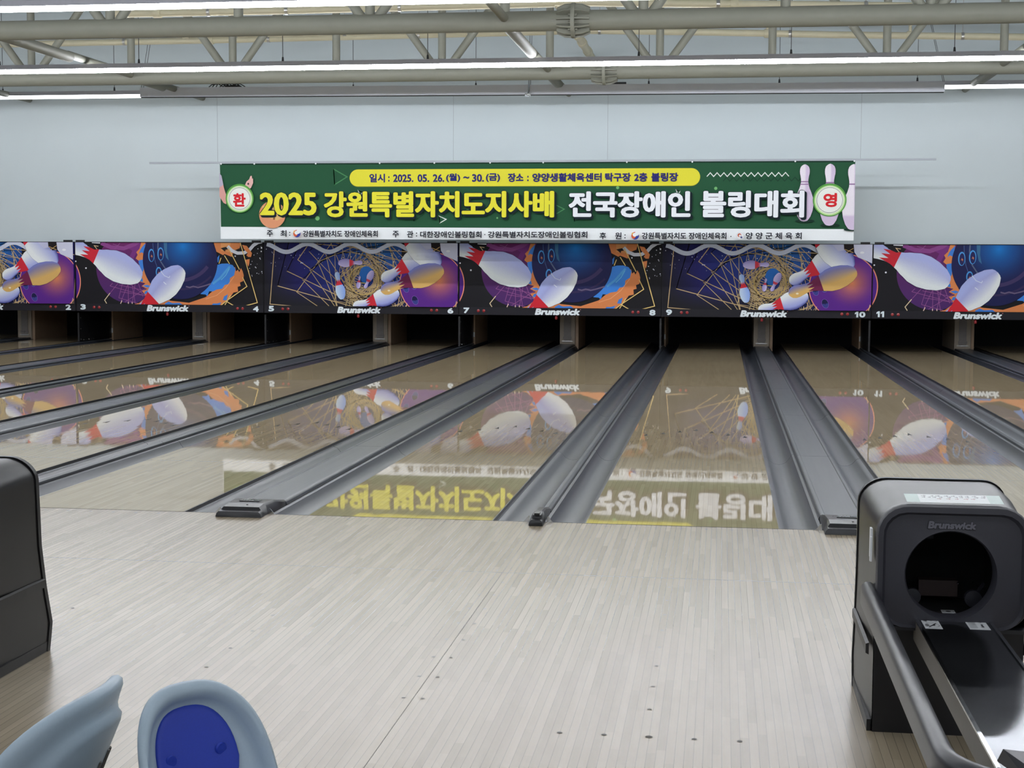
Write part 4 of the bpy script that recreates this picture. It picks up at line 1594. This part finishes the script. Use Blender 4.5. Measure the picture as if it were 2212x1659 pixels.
    def picto(s_, w_, h_):
        ink = (34, 34, 38)
        for cy in (.70, .28):
            s_.ring(w_ * .5, h_ * cy, w_ * .40, h_ * .17, .0012, ink, 24)
            s_.ell(w_ * .24, h_ * cy, w_ * .10, h_ * .09, ink if cy > .5 else (120, 120, 120), 16)
            s_.ell(w_ * .58, h_ * cy, w_ * .10, h_ * .05, ink, 12)
        s_.fill([(w_ * .25, h_ * .14), (w_ * .28, h_ * .10), (w_ * .78, h_ * .42), (w_ * .75, h_ * .46)], ink)
        s_.fill([(w_ * .5, h_ * .96), (w_ * .40, h_ * .84), (w_ * .60, h_ * .84)], (190, 180, 60))

    def plate(s_, w_, h_):
        for j in range(8):
            s_.faces([(w_ * .08, h_ * (.12 + .09 * j)), (w_ * .44, h_ * (.12 + .09 * j)), (w_ * .44, h_ * (.16 + .09 * j)), (w_ * .08, h_ * (.16 + .09 * j))], [(0, 1, 2, 3)], (150, 152, 156))
        for j in range(5):
            if j != 2:
                s_.faces([(w_ * .66, h_ * (.18 + .14 * j)), (w_ * .76, h_ * (.18 + .14 * j)), (w_ * .76, h_ * (.28 + .14 * j)), (w_ * .66, h_ * (.28 + .14 * j))], [(0, 1, 2, 3)], (40, 40, 44))

    def hand(s_, w_, h_):
        s_.ring(w_ * .5, h_ * .5, w_ * .42, h_ * .40, .0012, (40, 40, 44), 20)
        s_.ell(w_ * .5, h_ * .5, w_ * .2, h_ * .25, (40, 40, 44), 16)
    flat(-.088, -3.650 + oy, -.038, -3.506 + oy, picto)
    flat(.040, -3.640 + oy, .099, -3.500 + oy, plate)
    flat(-.010, -3.440 + oy, .030, -3.400 + oy, hand)

    def notice(s_, w_, h_):
        e = (188, 206, 200)
        for x in (0.0, w_ * .86):
            s_.faces([(x, 0), (x + w_ * .14, 0), (x + w_ * .14, h_), (x, h_)], [(0, 1, 2, 3)], e)
        rnd = random.Random(2)
        for row, (a, b) in enumerate(((.17, .84), (.17, .82), (.32, .74))):
            x = a
            while x < b:
                l = rnd.uniform(.03, .055)
                c = (96, 98, 106) if row < 2 else (150, 96, 100)
                z = .74 - row * .25
                s_.faces([(w_ * x, h_ * z), (w_ * (x + l), h_ * (z + .02)), (w_ * (x + l), h_ * (z + .07)), (w_ * x, h_ * (z + .05))], [(0, 1, 2, 3)], c)
                s_.faces([(w_ * (x + l * .6), h_ * (z - .05)), (w_ * (x + l * .75), h_ * (z - .05)), (w_ * (x + l * .75), h_ * (z + .11)), (w_ * (x + l * .6), h_ * (z + .11))], [(0, 1, 2, 3)], c)
                x += l + rnd.uniform(.015, .05)
    flat(-.135, -3.530 + oy, .145, -3.445 + oy, notice, 'paper_notice', hood, ZF + .0085, (226, 230, 230)).rotation_euler = (math.radians(-90 + 8), 0, 0)
    g = MB()
    g.box((-WF - .010, -3.455 + oy, .575), (.006, .03, .09))
    g.box((-WF - .012, -3.48 + oy, .560), (.006, .02, .075))
    g.build('name_tag', M_white, hood)
    # padded rails either side, joined round the far end of the rack
    prof = [(-.022, -.034), (-.022, .012), (-.018, .026), (-.007, .034), (.007, .034), (.018, .026), (.022, .012), (.022, -.034)]
    R = .20
    xr, zr = .236, .420
    path = [(-xr, -3.46), (-xr, -5.01)]
    for i in range(1, 9):
        a = math.radians(180 + 90 * i / 8)
        path.append((-xr + R + R * math.cos(a), -5.01 + R * math.sin(a)))
    path += [(xr - R, -5.01 - R)]
    for i in range(1, 9):
        a = math.radians(270 + 90 * i / 8)
        path.append((xr - R + R * math.cos(a), -5.01 + R * math.sin(a)))
    path += [(xr, -3.46)]
    ringsL = []
    for i, (x, y) in enumerate(path):
        a_, b_ = path[max(0, i - 1)], path[min(len(path) - 1, i + 1)]
        d = Vector((b_[0] - a_[0], b_[1] - a_[1])).normalized()
        nrm = Vector((d.y, -d.x))         # outward side (left of the rack first)
        sc_ = 1.0
        ringsL.append([(x + nrm.x * u * -1, y + oy + nrm.y * u * -1, zr + v) for u, v in prof])
    # rounded ends
    r0 = [[(path[0][0] + (p[0] - path[0][0]) * k, p[1] + dy, zr + (p[2] - zr) * k) for p in ringsL[0]] for k, dy in ((.35, .030), (.75, .022), (.93, .010))]
    r1 = [[(path[-1][0] + (p[0] - path[-1][0]) * k, p[1] + dy, zr + (p[2] - zr) * k) for p in ringsL[-1]] for k, dy in ((.93, .010), (.75, .022), (.35, .030))]
    m = MB()
    m.rings(r0 + ringsL + r1, smooth=True)
    ra = m.build('guard_rail', M_rail, root, angle=50)
    for sx in (-1, 1):
        MB().box((sx * (WF + .004), -3.485 + oy, .405), (.020, .05, .06)).build('rail_bracket', M_blackgloss, root)
    e = MB()
    e.rings([[(x, y + oy, z) for x, y, z in ((-.10, -4.86, .372), (.15, -4.92, .372), (.17, -5.06, .376), (-.06, -5.02, .376))], [(x, y + oy, z) for x, y, z in ((-.09, -4.87, .402), (.14, -4.93, .402), (.16, -5.05, .402), (-.05, -5.01, .402))]], smooth=False)
    e.build('end_bumper', M_rail, root)
    l = MB()
    l.rings([[(x, y + oy, z) for x, y in ((-.09, -4.80), (.09, -4.80), (.09, -4.62), (-.09, -4.62))] for z in (-.37, .33)], smooth=False)
    l.build('support_leg', M_blackgloss, root)
    # brackets from hood to rails
    return root


br = ball_return()
br.location = (lane_x(9) + H2 + GW / 2, -3.3, 0)
tag(br, 'black ball return with round opening and steel tray standing at the right', 'ball return', 'ball returns on the approach')
b2 = copy_tree(br)
b2.location = (lane_x(7) + H2 + GW / 2, -3.3, 0)
tag(b2, 'black ball return cut off at the left edge, showing only its side', 'ball return', 'ball returns on the approach')


# ------------------------------------------------------------------ moulded seats
def sup(t, a, b, e):
    c, s = math.cos(t), math.sin(t)
    return (a * math.copysign(abs(c) ** (2 / e), c), b * math.copysign(abs(s) ** (2 / e), s))


def seat(WB):
    root = bpy.data.objects.new('moulded_seat', None)
    COL.objects.link(root)
    root.empty_display_size = .1
    n = 64
    HB = 0.27           # half height of the back

    def outl(k, dw=0.0, dh=0.0):
        pts = []
        for i in range(n):
            t = 2 * math.pi * i / n
            x, z = sup(t, (WB + dw) * k, (HB + dh) * k, 2.8)
            x *= 1 + 0.12 * (z / HB)           # a little wider low down
            pts.append((x, z))
        return pts

    def lift(x, z, d):
        """curved, reclined back: local x across, y to the front (+), z up"""
        y = d + 1.5 * x * x - 0.42 * z + 0.10 * max(0, -z - .1) ** 1.0
        return (x, y, z)
    spec = [(0, -.026), (.45, -.026), (.70, -.026), (.755, -.022), (.79, -.010), (.83, -.003), (.90, .0), (.97, .001), (1.015, .008), (1.035, .020), (1.028, .033), (.99, .040), (.945, .037), (.895, .020), (.86, .010), (.83, .0065), (.79, .0045), (.5, -.004), (0, -.004)]
    rr = []
    for k, d in spec:
        rr.append([lift(x, z, d) for x, z in outl(max(k, .001))])
    b = MB()
    b.rings(rr, smooth=True)
    bo_ = b.build('backrest', M_shell, root, (0, -.18, .575), angle=60)
    # groove ribs on the front at the waist and moulded marks on the rear
    for (x0, z0), (x1, z1) in (((.06, -.13), (.13, -.105)), ((-.06, -.13), (-.13, -.105))):
        p0, p1 = lift(x0, z0, .004), lift(x1, z1, .006)
        MB().tube([p0, p1], [.012, .006], 8).build('waist_rib', M_shell, bo_)
    for (x0, z0), (x1, z1) in (((.03, .10), (.055, .02)), ((.07, .115), (.09, .03)), ((.10, .11), (.112, .04)), ((-.02, .06), (-.03, .03))):
        MB().tube([lift(x0, z0, -.027), lift(x1, z1, -.027)], .0035, 6).build('moulded_mark', M_skirt, bo_)
    # blue pad
    pp = []
    for i in range(48):
        t = 2 * math.pi * i / 48
        x, z = sup(t, WB * .66, .118, 2.4)
        if z < 0:
            x *= 1 - .42 * (-z / .115) ** 1.3
        pp.append((x, z + .112))
    pr = []
    for k, d in ((1.0, -.002), (1.0, .006), (.97, .0105), (.90, .012), (.5, .012), (.001, .012)):
        pr.append([lift(x * k, .112 + (z - .112) * k, d) for x, z in pp])
    po = MB().rings(pr, smooth=True).build('back_pad', M_pad, bo_, angle=50)
    for x in (-WB * .40, WB * .43):
        q = lift(x, .132, .012)
        MB().lathe([(0, .0035), (.006, .0045), (.012, .004), (.014, .0)], (0, 0, 0), 16, axis='y').build('button', M_pad, po, q)
    # seat, pad, column and base (mostly below the picture)
    ss = []
    for k, d in ((0, -.03), (.6, -.03), (.9, -.02), (1.0, .0), (1.02, .015), (.97, .022), (.88, .004), (.5, -.004), (0, -.004)):
        ss.append([((x * max(k, .001)), y * max(k, .001), d + .9 * (x * max(k, .001)) ** 2) for x, y in [sup(2 * math.pi * i / n, .20, .21, 2.6) for i in range(n)]])
    MB().rings(ss, smooth=True).build('seat', M_shell, root, (0, .02, .41), angle=60)
    sp = []
    for k, d in ((1, 0), (1, .008), (.95, .012), (.5, .012), (.001, .012)):
        sp.append([(x * k, y * k, d + .9 * (x * k) ** 2) for x, y in [sup(2 * math.pi * i / 48, .14, .15, 2.6) for i in range(48)]])
    MB().rings(sp, smooth=True).build('seat_pad', M_pad, root, (0, .02, .408), angle=60)
    MB().tube([(0, 0, .02), (0, 0, .39)], .035, 16).build('column', M_blackgloss, root)
    MB().lathe([(.19, 0), (.19, .012), (.06, .03), (.0, .03)], (0, 0, 0), 28).build('base', M_blackgloss, root)
    MB().rings([[(x, y, .42) for x, y in ((-.06, -.20), (.06, -.20), (.06, -.12), (-.06, -.12))], [(x, y, .36) for x, y in ((-.06, -.16), (.06, -.16), (.06, .02), (-.06, .02))]], smooth=False).build('back_bracket', M_blackgloss, root)
    return root


s1 = seat(0.150)
s1.location = (-0.735, -5.185, -0.345)
s1.rotation_euler = (0, 0, math.radians(180 + 52))
tag(s1, 'pale blue moulded seat with a bright blue back pad facing the camera', 'seat', 'moulded seats at the bottom edge')
s2 = seat(0.235)
s2.location = (-1.380, -5.06, -0.345)
s2.rotation_euler = (0, 0, math.radians(88))
tag(s2, 'pale blue moulded seat at the bottom left corner seen from behind', 'seat', 'moulded seats at the bottom edge')
